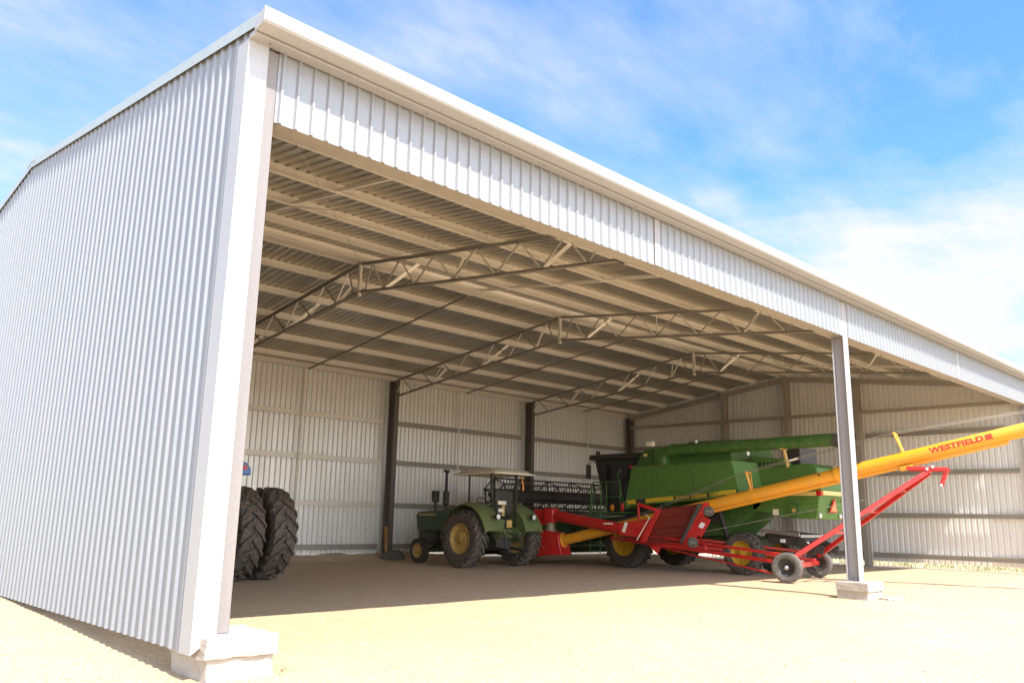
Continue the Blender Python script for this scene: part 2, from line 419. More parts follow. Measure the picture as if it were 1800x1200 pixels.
mb = MB(); lump(mb, (29.3, -.20, -.2), (29.95, .45, .36), .008); mb.build('footing', 'concrete', shed, bevel=.012)

# back and side columns -----------------------------------------------------
for x in (B, 2 * B, 3 * B):
    mb = MB(); ibeam(mb, x, 17.58, .20, .40, .0, RZ(17.6) - .22); mb.build('column', 'darksteel', shed, bevel=.003)
for x in (.16, LEN - .16):
    mb = MB(); ibeam(mb, x, 17.62, .20, .30, .0, RZ(17.6) - .22); mb.build('column', 'darksteel', shed, bevel=.003)
for y in (5.95, 9.0, 12.05):
    mb = MB(); ibeam(mb, LEN - .38, y, .20, .30, .0, RZ(y) - .22, along='x'); mb.build('column', 'girtdark', shed, bevel=.003)
for x in (3.7, 11.08, 18.3, 26.4):
    mb = MB(); mb.box((x - .03, 17.765, .42), (x + .03, 17.80, RZ(17.8) - .2)); mb.build('girt_bridging', 'galv', shed, bevel=.003)

# girts -------------------------------------------------------------------
def csec(mb, p, q, out, h=.18, w=.065, t=.005):
    """C purlin from p to q; 'out' = direction its flanges point"""
    p = Vector(p); q = Vector(q); o = Vector(out).normalized(); d = (q - p).normalized(); u = d.cross(o).normalized()
    if u.z < 0: u = -u
    mb.beam(p, q, t, h, u) if abs(d.cross(u).normalized().dot(o)) > .9 else mb.beam(p, q, h, t, u)
    for s in (1, -1):
        c = u * (s * (h / 2 - t / 2)); 
        mb.beam(p + c + o * (w / 2 + t / 2), q + c + o * (w / 2 + t / 2), w, t, u)
        mb.beam(p + u * (s * (h / 2 - .012 - t)) + o * (w - t / 2 + t / 2), q + u * (s * (h / 2 - .012 - t)) + o * (w - t / 2 + t / 2), t, .024, u)
for z in (.45, 1.95, 3.55, 5.05):
    for k in range(4):
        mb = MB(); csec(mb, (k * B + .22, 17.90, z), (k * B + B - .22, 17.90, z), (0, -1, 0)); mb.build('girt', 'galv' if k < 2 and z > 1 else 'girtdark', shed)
    for a, b_ in ((.5, 5.83), (6.07, 8.88), (9.12, 11.93), (12.17, 17.5)):
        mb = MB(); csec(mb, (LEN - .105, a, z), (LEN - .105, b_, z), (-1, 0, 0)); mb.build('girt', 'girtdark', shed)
    mb = MB(); csec(mb, (.10, .45, z), (.10, 17.4, z), (1, 0, 0)); mb.build('girt', 'galv', shed)

# purlins ------------------------------------------------------------------
FP = [2.55, 4.2, 5.85, 7.5, 8.80]; RP = [18 - y for y in (.22, 1.0, 2.65, 4.3, 5.95, 7.55, 8.8)]
def purlin(y, front):
    mb = MB(); zt = RZ(y); a, b_ = .12, LEN - .12; t = .005; s = .131 if front else -.131
    # sloped section: web square to the roof, flanges follow the slope
    f = 1 if front else 1
    yy = y
    mb.prism([(yy, zt), (yy + t, zt + s * t), (yy + t, zt - .2), (yy, zt - .2)], lambda p, k: ((a, b_)[k], p[0], p[1]))
    mb.prism([(yy + t, zt - .0005), (yy + .07, zt - .0005 + s * .065), (yy + .07, zt - .0055 + s * .065), (yy + t, zt - .0055)], lambda p, k: ((a, b_)[k], p[0], p[1]))
    mb.prism([(yy - .07, zt - .2 - s * .07), (yy, zt - .2), (yy, zt - .195), (yy - .07, zt - .195 - s * .07)], lambda p, k: ((a, b_)[k], p[0], p[1]))
    mb.prism([(yy - .07, zt - .195 - s * .07), (yy - .066, zt - .195 - s * .07), (yy - .066, zt - .172 - s * .07), (yy - .07, zt - .172 - s * .07)], lambda p, k: ((a, b_)[k], p[0], p[1]))
    return mb.build('purlin', 'galv', shed)
for y in FP: purlin(y, True)
for y in RP: purlin(y, False)
# beam over the opening: C section with its broad face down
mb = MB(); mb.box((.40, .012, ZF), (LEN - .3, .30, ZF + .006)); mb.box((.40, .012, ZF + .006), (LEN - .3, .018, ZF + .09)); mb.box((.40, .294, ZF + .006), (LEN - .3, .30, ZF + .09))
mb.build('fascia_beam', 'beam', shed, bevel=.003)
mb = MB(); mb.box((.40, .03, 6.44), (LEN - .3, .10, 6.62)); mb.build('eave_purlin', 'galv', shed, bevel=.003)
mb = MB(); mb.box((7.12, .50, 5.93), (7.34, .62, 6.05)); mb.beam((7.23, .31, 5.86), (7.23, .56, 5.95), .04, .03); mb.build('floodlight', 'black', shed, bevel=.01)
# bridging between purlins
for k in range(4):
    x = k * B + B / 2 + .03
    ys = [.32] + FP
    for a, b_ in zip(ys[:-1], ys[1:]):
        xx = x if a > 3 else x - .02
        mb = MB(); mb.beam((xx, a + .02, RZ(a) - .17 if a > 1 else ZF + .10), (xx, b_ - .07, RZ(b_) - .15), .055, .07); mb.build('purlin_bridging', 'galv', shed, bevel=.003)
    mb = MB(); mb.beam((x, 17.7, RZ(17.7) - .235), (x, 9.2, RZ(9.2) - .235), .05, .05); mb.build('purlin_bridging', 'truss', shed, bevel=.003)
# bracing rods in the end bay
for a, b_ in (((.45, .4, 6.35), (7.2, 8.6, 7.55)), ((7.2, .5, 6.4), (.45, 8.6, 7.55))):
    mb = MB(); mb.tube([a, b_], .006, 6); mb.build('brace_rod', 'truss', shed)

# trusses --------------------------------------------------------------------
TCZ = lambda y: RZ(y) - .245; BCZ = lambda y: 5.97 + .1165 * (y if y <= 9 else 18 - y)
def make_truss(x):
    mb = MB()
    for sgn in (-1, 1):
        dx = sgn * .032
        for y0, y1 in ((.35, 9.0), (17.4, 9.0)):
            for fz, w_, h_ in ((TCZ, .07, .008),):
                mb.beam((x + dx, y0, fz(y0) + .030), (x + dx, y1, fz(y1) + .030), .046, .007)
                mb.beam((x + sgn * .0145, y0, fz(y0)), (x + sgn * .0145, y1, fz(y1)), .007, .056)
            e = .35 if y0 < 9 else 17.42
            mb.beam((x + dx, e, BCZ(e) - .030), (x + dx, y1, BCZ(y1) - .030), .046, .007)
            mb.beam((x + sgn * .0145, e, BCZ(e)), (x + sgn * .0145, y1, BCZ(y1)), .007, .056)
    t = mb.build('truss', 'truss', shed)
    mb = MB(); mb.box((x - .035, 8.955, BCZ(9) - .12), (x + .035, 9.045, TCZ(9) + .07)); mb.build('king_post', 'galv', t, bevel=.004)
    tops = [8.48, 7.32, 6.0, 4.62, 3.28, 2.05, .95]; bots = [8.75, 7.95, 6.72, 5.35, 3.98, 2.68, 1.5, .5]
    for half in (0, 1):
        Y = (lambda v: v) if not half else (lambda v: 18 - v)
        for k, ty in enumerate(tops):
            for by in (bots[k], bots[k + 1]):
                mb = MB(); p = (x, Y(ty), TCZ(Y(ty)) - .01); q = (x, Y(by), BCZ(Y(by)) + .01)
                mb.beam(p, q, .024, .036, (1, 0, 0)); mb.build('web_member', 'truss' if by > ty else 'galv', t)
        for by in (bots[1], bots[3], bots[5]):
            y = Y(by); yp = min(FP + RP, key=lambda v: abs(v - y))
            mb = MB(); mb.beam((x + .05, y, BCZ(y) + .02), (x + .72, yp, RZ(yp) - .17), .085, .012, (0, 1, .2)); mb.build('fly_brace', 'galv', t)
    return t
def copy_tree(o, parent, dx):
    c = o.copy(); C.objects.link(c); c.parent = parent
    if dx: c.location.x += dx
    for ch in list(o.children):
        copy_tree(ch, c, 0)
    return c
t1 = make_truss(B)
for k in (1, 2): copy_tree(t1, shed, k * B)
# purlin cleats sit on the right-hand end wall too: rafter along the gable
mb = MB()
for y0, y1 in ((.5, 9.0), (17.4, 9.0)): mb.beam((LEN - .38, y0, RZ(y0) - .32), (LEN - .38, y1, RZ(y1) - .32), .10, .2)
mb.build('end_rafter', 'girtdark', shed, bevel=.004)
mb = MB()
for y0, y1 in ((.5, 9.0), (17.4, 9.0)): mb.beam((.2, y0, RZ(y0) - .32), (.2, y1, RZ(y1) - .32), .10, .2)
mb.build('end_rafter', 'galv', shed, bevel=.004)
mb = MB(); mb.beam((LEN - .40, 17.4, BCZ(17.4) + .05), (LEN - .40, .5, BCZ(.5) - .1), .08, .14); mb.build('end_tie', 'girtdark', shed, bevel=.004)

# ------------------------------------------------------------------ ground
def hgt(x, y):
    from mathutils import noise as nz
    h = .018 * nz.noise((x * .35, y * .35, 0)) + .008 * nz.noise((x * 1.7, y * 1.7, 3))
    if abs(x) > 60 or abs(y) > 60: return 0
    # soil left heaped against the left part of the back wall
    if 15.8 < y < 20.5:
        w = max(0, min(1, (19.3 - x) / 2.2)) * max(0, min(1, (x + 1) / 1))
        t = math.exp(-((y - 17.95) / .65) ** 2)
        h += w * t * (.20 + .10 * nz.noise((x * .9, y, 5)) + .05 * nz.noise((x * 3.1, y * 2, 8)))
    # ground falls a little below the sheets along the left wall, rising to the back
    if x < 2.2 and .4 < y < 40: h += .23 * min(1, (y - .4) / 6.5) * max(0, min(1, (2.2 - x) / 1.8))
    return h
def ground():
    def axis(a, b_, st, far):
        c = []; v = a
        while v < b_ + 1e-6: c.append(v); v += st
        ext = []; d = st * 2; v = a
        while v > -far: v -= d; d *= 1.6; ext.append(v)
        hi = []; d = st * 2; v = c[-1]
        while v < far: v += d; d *= 1.6; hi.append(v)
        return ext[::-1] + c + hi
    xs = axis(-6, 36, .22, 900); ys = axis(-10, 24, .22, 900)
    vs = [(x, y, hgt(x, y)) for y in ys for x in xs]; n = len(xs)
    fs = [(j * n + i, j * n + i + 1, (j + 1) * n + i + 1, (j + 1) * n + i) for j in range(len(ys) - 1) for i in range(n - 1)]
    mb = MB(); mb.v = [Vector(v) for v in vs]; mb.f = fs
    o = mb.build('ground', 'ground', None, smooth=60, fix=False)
    o['kind'] = 'structure'
    return o
ground()

# gravel: loose pebbles on the sand (uncountable)
def pebble(mb, c, r, rnd):
    n = 5; sx, sy, sz = r * rnd.uniform(.7, 1.3), r * rnd.uniform(.7, 1.3), r * rnd.uniform(.45, .8); a0 = rnd.uniform(0, 6.28)
    vs = [(c[0], c[1], c[2] - sz)]
    for zz, rr in ((-.35, .9), (.5, .8)):
        for k in range(n):
            a = a0 + 2 * PI * k / n + zz; q = rr * rnd.uniform(.8, 1.15)
            vs.append((c[0] + sx * q * math.cos(a), c[1] + sy * q * math.sin(a), c[2] + sz * zz))
    vs.append((c[0], c[1], c[2] + sz)); fs = []
    for k in range(n):
        k2 = (k + 1) % n
        fs += [(0, 1 + k2, 1 + k), (1 + k, 1 + k2, 6 + k2, 6 + k), (11, 6 + k, 6 + k2)]
    mb.add(vs, fs)
rnd = random.Random(3); mb = MB()
for i in range(8500):
    d = rnd.random() ** 1.5 * 11
    a = math.radians(rnd.uniform(-8, 78))
    x = -3.5 + (4 + d) * math.sin(a); y = -7.87 + (4 + d) * math.cos(a)
    if y > 4.5 or (.02 < x < .85 and -.2 < y < .7): continue
    r = .003 + .012 * rnd.random() ** 4
    pebble(mb, (x, y, hgt(x, y) + r * .25), r, rnd)
o = mb.build('gravel', 'stone', None, smooth=0, fix=False); o['kind'] = 'stuff'; o['label'] = 'loose pale pebbles scattered over the sandy yard'; o['category'] = 'gravel'
def stone(x, y, r, label):
    bm = bmesh.new(); bmesh.ops.create_icosphere(bm, subdivisions=3, radius=1)
    from mathutils import noise as nz
    for v in bm.verts:
        k = 1 + .35 * nz.noise(v.co * 1.6 + Vector((x, y, 0))) + .12 * nz.noise(v.co * 4 + Vector((y, x, 0)))
        v.co = Vector((v.co.x * k * r, v.co.y * k * r * .8, max(-.3, v.co.z * k) * r * .62))
    me = bpy.data.meshes.new('stone'); bm.to_mesh(me); bm.free(); me.materials.append(M['brownstone'])
    o = bpy.data.objects.new('stone', me); C.objects.link(o); o.location = (x, y, hgt(x, y) + r * .12)
    tag(o, label, 'stone', 'brown stones on the yard')
stone(.98, -.02, .050, 'larger brown stone lying beside the corner concrete footing')
stone(.86, -.16, .026, 'smaller brown stone in front of the corner concrete footing')
stone(4.2, -1.0, .030, 'small dark stone alone on the bright gravel in front of the shed')

# dry grass beyond the right end of the shed
rnd = random.Random(5); mb = MB()
for i in range(9000):
    x = 30.4 + rnd.random() ** 1.3 * 16; y = rnd.uniform(-3, 14); h = rnd.uniform(.05, .20); a = rnd.uniform(0, 6.28); w = .012
    dx, dy = math.cos(a) * w, math.sin(a) * w; lx, ly = rnd.uniform(-.06, .06), rnd.uniform(-.06, .06)
    mb.add([(x - dx, y - dy, 0), (x + dx, y + dy, 0), (x + lx, y + ly, h)], [(0, 1, 2)])
o = mb.build('grass', 'grass', None, smooth=0, fix=False); o['kind'] = 'stuff'; o['label'] = 'strip of dry green grass past the right end wall'; o['category'] = 'grass'

# ------------------------------------------------------------------ wheels
def tyre(name, mat, parent, c, R, w, rim_r, lugs=0, lug_h=.04, lug_w=.055, n=56):
    mb = MB(); sw = R - rim_r; hb = R - (lug_h if lugs else 0)
    prof = [(-w * .36, rim_r - .01), (-w * .46, rim_r + sw * .12), (-w * .50, rim_r + sw * .45), (-w * .485, hb - sw * .22), (-w * .44, hb - sw * .07), (-w * .25, hb - .008), (0, hb),
            (w * .25, hb - .008), (w * .44, hb - sw * .07), (w * .485, hb - sw * .22), (w * .50, rim_r + sw * .45), (w * .46, rim_r + sw * .12), (w * .36, rim_r - .01)]
    mb.lathe_x(prof, c, n); c = Vector(c)
    if lugs:
        for side in (-1, 1):
            for k in range(lugs):
                th0 = 2 * PI * (k + (.5 if side > 0 else 0)) / lugs; sp = 2 * PI / lugs * 1.15
                path = [(-.02, 0.0, hb), (.25, .42, hb - .006), (.46, .85, hb - sw * .06), (.512, .98, hb - sw * .24)]
                vs = []
                for j, (u, t, r0) in enumerate(path):
                    x = side * u * w; th = th0 + t * sp; da = lug_w / 2 / R * (1 + .25 * j)
                    hh = lug_h * (1.0 if j < 3 else .25); xo = side * (.0 if j < 3 else .014)
                    for r_, sgn in ((r0 - .02, -1), (r0 - .02, 1), (r0 + hh, 1), (r0 + hh, -1)):
                        aa = th + sgn * da * (.82 if r_ > r0 else 1.1)
                        vs.append(c + Vector((x + (xo if r_ > r0 else 0), r_ * math.cos(aa), r_ * math.sin(aa))))
                fs = [(3, 2, 1, 0), (12, 13, 14, 15)]
                for j in range(3):
                    for q in range(4): fs.append((j * 4 + q, j * 4 + (q + 1) % 4, j * 4 + 4 + (q + 1) % 4, j * 4 + 4 + q))
                mb.add(vs, fs)
    else:
        pass
    return mb.build(name, mat, parent, smooth=35)

def wheel(parent, c, R, w, rim_r, rim_mat, tyre_mat, side, lugs=0, lug_h=.04, dish=.12, hub_mat=None, lug_w=.055, bolts=8):
    """rim disc with its outer face towards side*x; the tyre is its child"""
    mb = MB(); s = side; o_ = w * .40
    prof = [(s * o_, rim_r + .015), (s * (o_ + .012), rim_r), (s * (o_ - .02), rim_r - .035), (s * (o_ - dish), rim_r * .82), (s * (o_ - dish - .03), rim_r * .45), (s * (o_ - dish + .02), rim_r * .36), (s * (o_ - dish + .03), .012),
            (-s * o_ * .3, .012), (-s * o_ * .3, rim_r * .5), (-s * o_, rim_r - .02), (-s * o_, rim_r + .015)]
    mb.lathe_x(prof, c, 36); c_ = Vector(c)
    for k in range(bolts):
        a = 2 * PI * k / bolts; q = c_ + Vector((s * (o_ - dish - .02), rim_r * .6 * math.cos(a), rim_r * .6 * math.sin(a)))
        mb.tube([q, q + Vector((s * .035, 0, 0))], .018 if rim_r > .3 else .012, 6)
    wh = mb.build('wheel', rim_mat, parent, smooth=40)
    mb = MB(); mb.tube([c_ + Vector((s * (o_ - dish), 0, 0)), c_ + Vector((s * (o_ - dish + .09), 0, 0)), c_ + Vector((s * (o_ - dish + .11), 0, 0))], [rim_r * .26, rim_r * .24, rim_r * .14], 16)
    mb.build('hub', hub_mat or rim_mat, wh, smooth=40)
    tyre('tyre', tyre_mat, wh, c, R, w, rim_r, lugs, lug_h, lug_w)
    return wh

# ------------------------------------------------------------------ lettering
def text_mesh(txt, size, bold=0., space=1.0):
    cu = bpy.data.curves.new('txt', 'FONT'); cu.body = txt; cu.size = size; cu.offset = bold; cu.space_character = space
    cu.align_x = 'LEFT'; cu.resolution_u = 4; cu.extrude = .0025
    ob = bpy.data.objects.new('txt', cu); C.objects.link(ob)
    dg = bpy.context.evaluated_depsgraph_get(); dg.update()
    me = bpy.data.meshes.new_from_object(ob.evaluated_get(dg))
    bpy.data.objects.remove(ob); bpy.data.curves.remove(cu)
    return me

# ------------------------------------------------------------------ combine harvester (nose towards the back wall)
CX = 20.75
comb = thing('combine_harvester', 'large green combine harvester with folded unloading pipe, parked nose to the back wall', 'harvester', (CX, 0, 0))
X = lambda x: x - CX
def cpoly(name, poly, x0, x1, mat='green', bevel=.02, parent=comb):
    mb = MB(); mb.px(poly, X(x0), X(x1)); return mb.build(name, mat, parent, bevel=bevel)
side = [(9.80, 2.02), (9.45, 3.37), (5.62, 3.44), (5.36, 2.40), (6.6, 2.25)]
# side shield: thick panel whose rear edge turns inward
for xa, xb, sg in ((19.0, 19.45, 1), (22.5, 22.05, -1)):
    mb = MB(); n = len(side)
    inner = [(9.7, 2.05), (9.4, 3.37), (5.25, 3.40), (5.05, 2.44), (6.5, 2.29)]
    vs = [(X(xa), y, z) for y, z in side] + [(X(xb) + sg * .45, y, z) for y, z in inner]
    mb.add(vs, [tuple(range(n - 1, -1, -1)), tuple(range(n, 2 * n))] + [(i, (i + 1) % n, n + (i + 1) % n, n + i) for i in range(n)])
    mb.build('side_shield', 'greenlight', comb, bevel=.025)
cpoly('body', [(9.6, 1.05), (9.6, 3.32), (5.3, 3.36), (5.2, 2.1), (6.4, 1.15)], 19.92, 21.58, 'green')
# grain tank with sloping sides
mb = MB()
lo = [(19.25, 9.50), (22.25, 9.50), (22.25, 5.75), (19.25, 5.75)]; hi = [(19.45, 9.25), (22.05, 9.25), (22.05, 5.95), (19.45, 5.95)]
mb.add([(X(a), b_, 3.36) for a, b_ in lo] + [(X(a), b_, 3.98) for a, b_ in hi] + [(X(a), b_, 3.98) for a, b_ in [(19.55, 9.15), (21.95, 9.15), (21.95, 6.05), (19.55, 6.05)]] + [(X(a), b_, 3.7) for a, b_ in [(19.6, 9.1), (21.9, 9.1), (21.9, 6.1), (19.6, 6.1)]],
       [(3, 2, 1, 0)] + [(i, (i + 1) % 4, 4 + (i + 1) % 4, 4 + i) for i in range(4)] + [(4 + i, 4 + (i + 1) % 4, 8 + (i + 1) % 4, 8 + i) for i in range(4)] + [(8 + i, 8 + (i + 1) % 4, 12 + (i + 1) % 4, 12 + i) for i in range(4)] + [(12, 13, 14, 15)])
gt = mb.build('grain_tank', 'green', comb, bevel=.012)
mb = MB(); mb.py([(X(19.6), 3.98), (X(21.9), 3.98), (X(21.6), 4.17), (X(19.9), 4.17)], 6.1, 7.75); mb.build('tank_cover', 'green', gt, bevel=.02)
mb = MB(); mb.box((X(19.27), 8.35, 3.40), (X(19.7), 8.72, 4.0)); mb.build('loading_auger_cover', 'greenlight', gt, bevel=.03)
# engine hood and deck
cpoly('engine_deck', [(5.6, 3.2), (5.6, 3.62), (4.45, 3.50), (4.2, 3.2)], 20.0, 21.9, 'greenlight', .03)
cpoly('air_intake', [(4.6, 3.25), (4.6, 3.86), (4.05, 3.86), (4.05, 3.25)], 20.35, 21.5, 'black', .03)
# straw hood
hood = [(5.5, 3.20), (3.62, 3.33), (3.36, 3.20), (3.22, 2.62), (3.30, 2.35), (3.42, 1.70), (4.3, 1.72), (5.5, 1.95)]
hd = cpoly('straw_hood', hood, 19.92, 21.55, 'greenlight', .035)
mb = MB(); mb.box((X(19.914), 3.30, 2.38), (X(19.919), 5.1, 2.50)); mb.box((X(19.99), 3.215, 2.40), (X(21.48), 3.285, 2.52)); mb.build('stripe', 'paleyellow', hd, smooth=0)
mb = MB()
mb.box((X(19.905), 3.245, 2.375), (X(20.09), 3.40, 2.525)); mb.box((X(21.40), 3.200, 2.375), (X(21.575), 3.40, 2.525)); each(mb, 'reflector', 'tail', hd, bevel=.01)
mb = MB(); mb.prism([(X(20.50), 1.90), (X(21.02), 1.90), (X(20.76), 2.33)], lambda p, k: (p[0], (3.30, 3.335)[k] + (2.33 - p[1]) * .14 - .07, p[1])); mb.build('triangle_sign', 'tail', hd)
mb = MB(); mb.prism([(X(20.57), 1.94), (X(20.95), 1.94), (X(20.76), 2.25)], lambda p, k: (p[0], (3.292, 3.30)[k] + (2.33 - p[1]) * .14 - .07, p[1])); mb.build('triangle_face', 'smv', hd)
mb = MB()
for q in ((20.02, 3.36, 1.80), (21.35, 3.36, 1.80), (21.42, 3.25, 2.26)): mb.sphere((X(q[0]), q[1], q[2]), (.06, .05, .075))
each(mb, 'rear_lamp', 'lamp', hd)
mb = MB(); mb.box((X(19.90), 4.62, 1.80), (X(19.918), 4.80, 1.98)); mb.build('warning_label', 'cream', hd, smooth=0)
mb = MB(); mb.tube([(X(19.90), 4.05, 1.95), (X(19.78), 4.05, 1.95)], .20, 24); pu = mb.build('pulley_guard', 'green', hd, bevel=.01)
mb = MB(); mb.tube([(X(19.775), 4.05, 1.95), (X(19.765), 4.05, 1.95)], .06, 14); mb.build('pulley_hub', 'oldyellow', pu)
# cab
cpoly('cab_base', [(9.55, 1.75), (9.55, 2.25), (11.3, 2.25), (11.1, 1.75)], 19.75, 21.75, 'black')
mb = MB()
bl = [(19.80, 9.62), (21.70, 9.62), (21.70, 11.25), (19.80, 11.25)]; tl = [(19.75, 9.62), (21.75, 9.62), (21.75, 11.65), (19.75, 11.65)]
mb.add([(X(a), b_, 2.25) for a, b_ in bl] + [(X(a), b_, 3.68) for a, b_ in tl], [(3, 2, 1, 0), (4, 5, 6, 7)] + [(i, (i + 1) % 4, 4 + (i + 1) % 4, 4 + i) for i in range(4)])
cab = mb.build('cab', 'glass', comb)
mb = MB()
for a, b_ in zip(bl, tl): mb.beam((X(a[0]), a[1], 2.2), (X(b_[0]), b_[1], 3.70), .09, .09)
for y in (10.5,):
    for xx in (19.79, 21.71): mb.beam((X(xx), y, 2.2), (X(xx), y + .06, 3.7), .06, .06)
each(mb, 'cab_pillar', 'black', cab, bevel=.01)
mb = MB(); mb.py([(X(19.62), 3.70), (X(21.88), 3.70), (X(21.80), 3.90), (X(19.70), 3.90)], 9.55, 11.95); mb.build('cab_roof', 'black', cab, bevel=.05)
mb = MB(); mb.box((X(20.4), 9.95, 2.25), (X(21.1), 10.5, 2.75)); mb.box((X(20.4), 9.85, 2.7), (X(21.1), 10.0, 3.4)); mb.build('seat', 'black', cab, bevel=.06)
mb = MB(); mb.box((X(19.95), 11.75, 3.92), (X(20.1), 11.85, 4.05)); mb.build('roof_lamp', 'black', cab, bevel=.01)
mb = MB(); mb.tube([(X(19.72), 11.5, 3.62), (X(19.2), 11.55, 3.58), (X(19.18), 11.55, 3.45)], .018, 6); mb.box((X(19.08), 11.52, 3.0), (X(19.30), 11.57, 3.5)); mb.build('mirror', 'black', cab, bevel=.01)
# platform, ladder, rails
pf = MB(); pf.box((X(18.95), 9.85, 1.78), (X(19.75), 11.2, 1.84)); pfo = pf.build('platform', 'green', comb, bevel=.01)
mb = MB()
for y in (9.95, 10.55, 11.15): mb.tube([(X(18.98), y, 1.84), (X(18.98), y, 2.75), (X(18.99), y + .02, 2.86)], .02, 8)
mb.tube([(X(18.98), 9.95, 2.86), (X(18.98), 11.15, 2.86), (X(18.98), 11.24, 2.75), (X(18.98), 11.24, 1.5)], .02, 8); mb.tube([(X(18.98), 9.95, 2.35), (X(18.98), 11.15, 2.35)], .016, 8)
mb.tube([(X(19.02), 9.72, 1.9), (X(19.02), 9.95, 2.5), (X(19.1), 10.15, 3.1), (X(19.3), 10.2, 3.3)], .02, 8)
mb.build('handrail', 'green', pfo)
mb = MB()
for x in (18.80, 18.98):
    pass
for y in (10.75, 11.2): mb.tube([(X(18.86), y, .45), (X(18.92), y, 2.7)], .022, 8)
for k in range(5): mb.box((X(18.80), 10.75, .5 + .3 * k), (X(18.96), 11.2, .53 + .3 * k))
mb.build('ladder', 'green', pfo)
mb = MB(); mb.sphere((X(18.95), 10.28, 1.98), (.04, .09, .12)); mb.build('amber_lamp', 'orange', pfo)
mb = MB(); mb.sphere((X(18.95), 9.84, 2.0), (.05, .07, .16)); mb.build('red_lamp', 'tail', pfo)
mb = MB(); mb.box((X(18.98), 9.62, 1.98), (X(19.5), 9.95, 2.16)); mb.build('battery_box', 'greenlight', comb, bevel=.02)
# work lamp and little lights on the tank
mb = MB(); mb.tube([(X(19.30), 8.92, 3.95), (X(19.30), 8.90, 4.05)], .02, 8); wl_ = mb.build('work_lamp_arm', 'black', gt)
mb = MB(); mb.box((X(19.16), 8.70, 4.02), (X(19.34), 9.00, 4.19)); mb.build('work_lamp', 'cream', gt, bevel=.04)
mb = MB(); mb.box((X(19.272), 9.02, 3.70), (X(19.30), 9.16, 3.80)); mb.build('label_plate', 'paleyellow', gt, bevel=.005)
mb = MB(); mb.box((X(18.985), 9.44, 3.31), (X(19.03), 9.56, 3.40)); mb.build('marker_lamp', 'tail', comb, bevel=.01)
# unloading auger folded back along the left side
mb = MB(); mb.tube([(X(19.22), 8.28, 3.30), (X(19.22), 8.28, 3.62), (X(19.21), 8.12, 3.82), (X(19.20), 7.85, 3.86), (X(19.15), 2.35, 3.90)], [.20, .20, .20, .185, .185], 20); un = mb.build('unloading_pipe', 'green', comb, smooth=40)
mb = MB(); mb.tube([(X(19.15), 2.42, 3.90), (X(19.15), 2.15, 3.84), (X(19.14), 1.92, 3.68)], [.192, .20, .18], 18); mb.build('spout_boot', 'rubber', un)
mb = MB(); mb.tube([(X(19.19), 7.9, 3.86), (X(19.19), 7.84, 3.86)], .215, 20); mb.build('pipe_flange', 'green', un)
mb = MB(); mb.beam((X(19.55), 4.05, 3.22), (X(19.25), 4.0, 3.74), .12, .06, (0, 1, 0)); mb.box((X(19.05), 3.94, 3.70), (X(19.4), 4.06, 3.73)); mb.build('pipe_rest', 'oldyellow', comb, bevel=.01)
mb = MB(); mb.sphere((X(19.02), 5.05, 3.62), (.05, .05, .075)); mb.sphere((X(19.20), 7.0, 4.09), (.05, .05, .06)); each(mb, 'pipe_lamp', 'lamp', un)
# stripe and lettering on the side shield
def on_side(y, t): return 2.02 + (9.80 - y) * (.23 / 3.2) + t     # lower edge of the shield, following its slope
def stripe(y0, y1, mat, name='stripe', t0=.06, t1=.195, xo=.004):
    mb = MB(); mb.px([(y0, on_side(y0, t0)), (y1, on_side(y1, t0)), (y1, on_side(y1, t1)), (y0, on_side(y0, t1))], X(19.0 - xo), X(19.0) - .0005); return mb.build(name, mat, comb, smooth=0)
stripe(9.70, 9.30, 'decalyellow'); stripe(9.30, 8.90, 'black'); stripe(8.90, 7.78, 'decalyellow'); stripe(7.78, 6.45, 'black')
stripe(6.05, 5.50, 'decalyellow', t0=.09, t1=.215)
mb = MB()
for k in range(9):
    y0 = 6.43 - k * .043; y1 = y0 - .012 - .0025 * k
    mb.px([(y0, on_side(y0, .07)), (y1, on_side(y1, .07)), (y1, on_side(y1, .2)), (y0, on_side(y0, .2))], X(18.996), X(19.0) - .0005)
mb.build('stripe', 'decalyellow', comb, smooth=0)
me = text_mesh('JOHN DEERE', .165, .006, 1.12)
xs = [v.co.x for v in me.vertices]; wtx = max(xs) - min(xs); k = 1.20 / wtx
for v in me.vertices:
    y = 7.72 - (v.co.x - min(xs)) * k; z = on_side(y, .068) + v.co.y; v.co = Vector((X(18.993) + v.co.z * .6, y, z))
me.name = 'lettering'; me.materials.clear(); me.materials.append(M['decalyellow'])
o = bpy.data.objects.new('lettering', me); C.objects.link(o); o.parent = comb
# seams and latches of the side shield
for yy in (8.62, 7.02):
    mb = MB(); mb.px([(yy, on_side(yy, .24)), (yy - .012, on_side(yy, .24)), (yy - .012, 3.33), (yy, 3.33)], X(18.9975), X(19.0) - .0004); mb.build('panel_seam', 'black', comb, smooth=0)
mb = MB(); mb.px([(9.40, 3.325), (5.66, 3.385), (5.66, 3.372), (9.40, 3.312)], X(18.9975), X(19.0) - .0004); mb.build('panel_seam', 'black', comb, smooth=0)
for yy in (8.9, 7.8, 6.3):
    mb = MB(); mb.box((X(18.985), yy, on_side(yy, .30)), (X(19.0), yy + .09, on_side(yy, .335))); mb.build('panel_latch', 'black', comb, bevel=.004)
for k in range(6):
    mb = MB(); mb.box((X(19.992), 4.62 + .14 * k, 3.27), (X(20.0), 4.70 + .14 * k, 3.42)); mb.build('vent', 'black', comb, smooth=0)
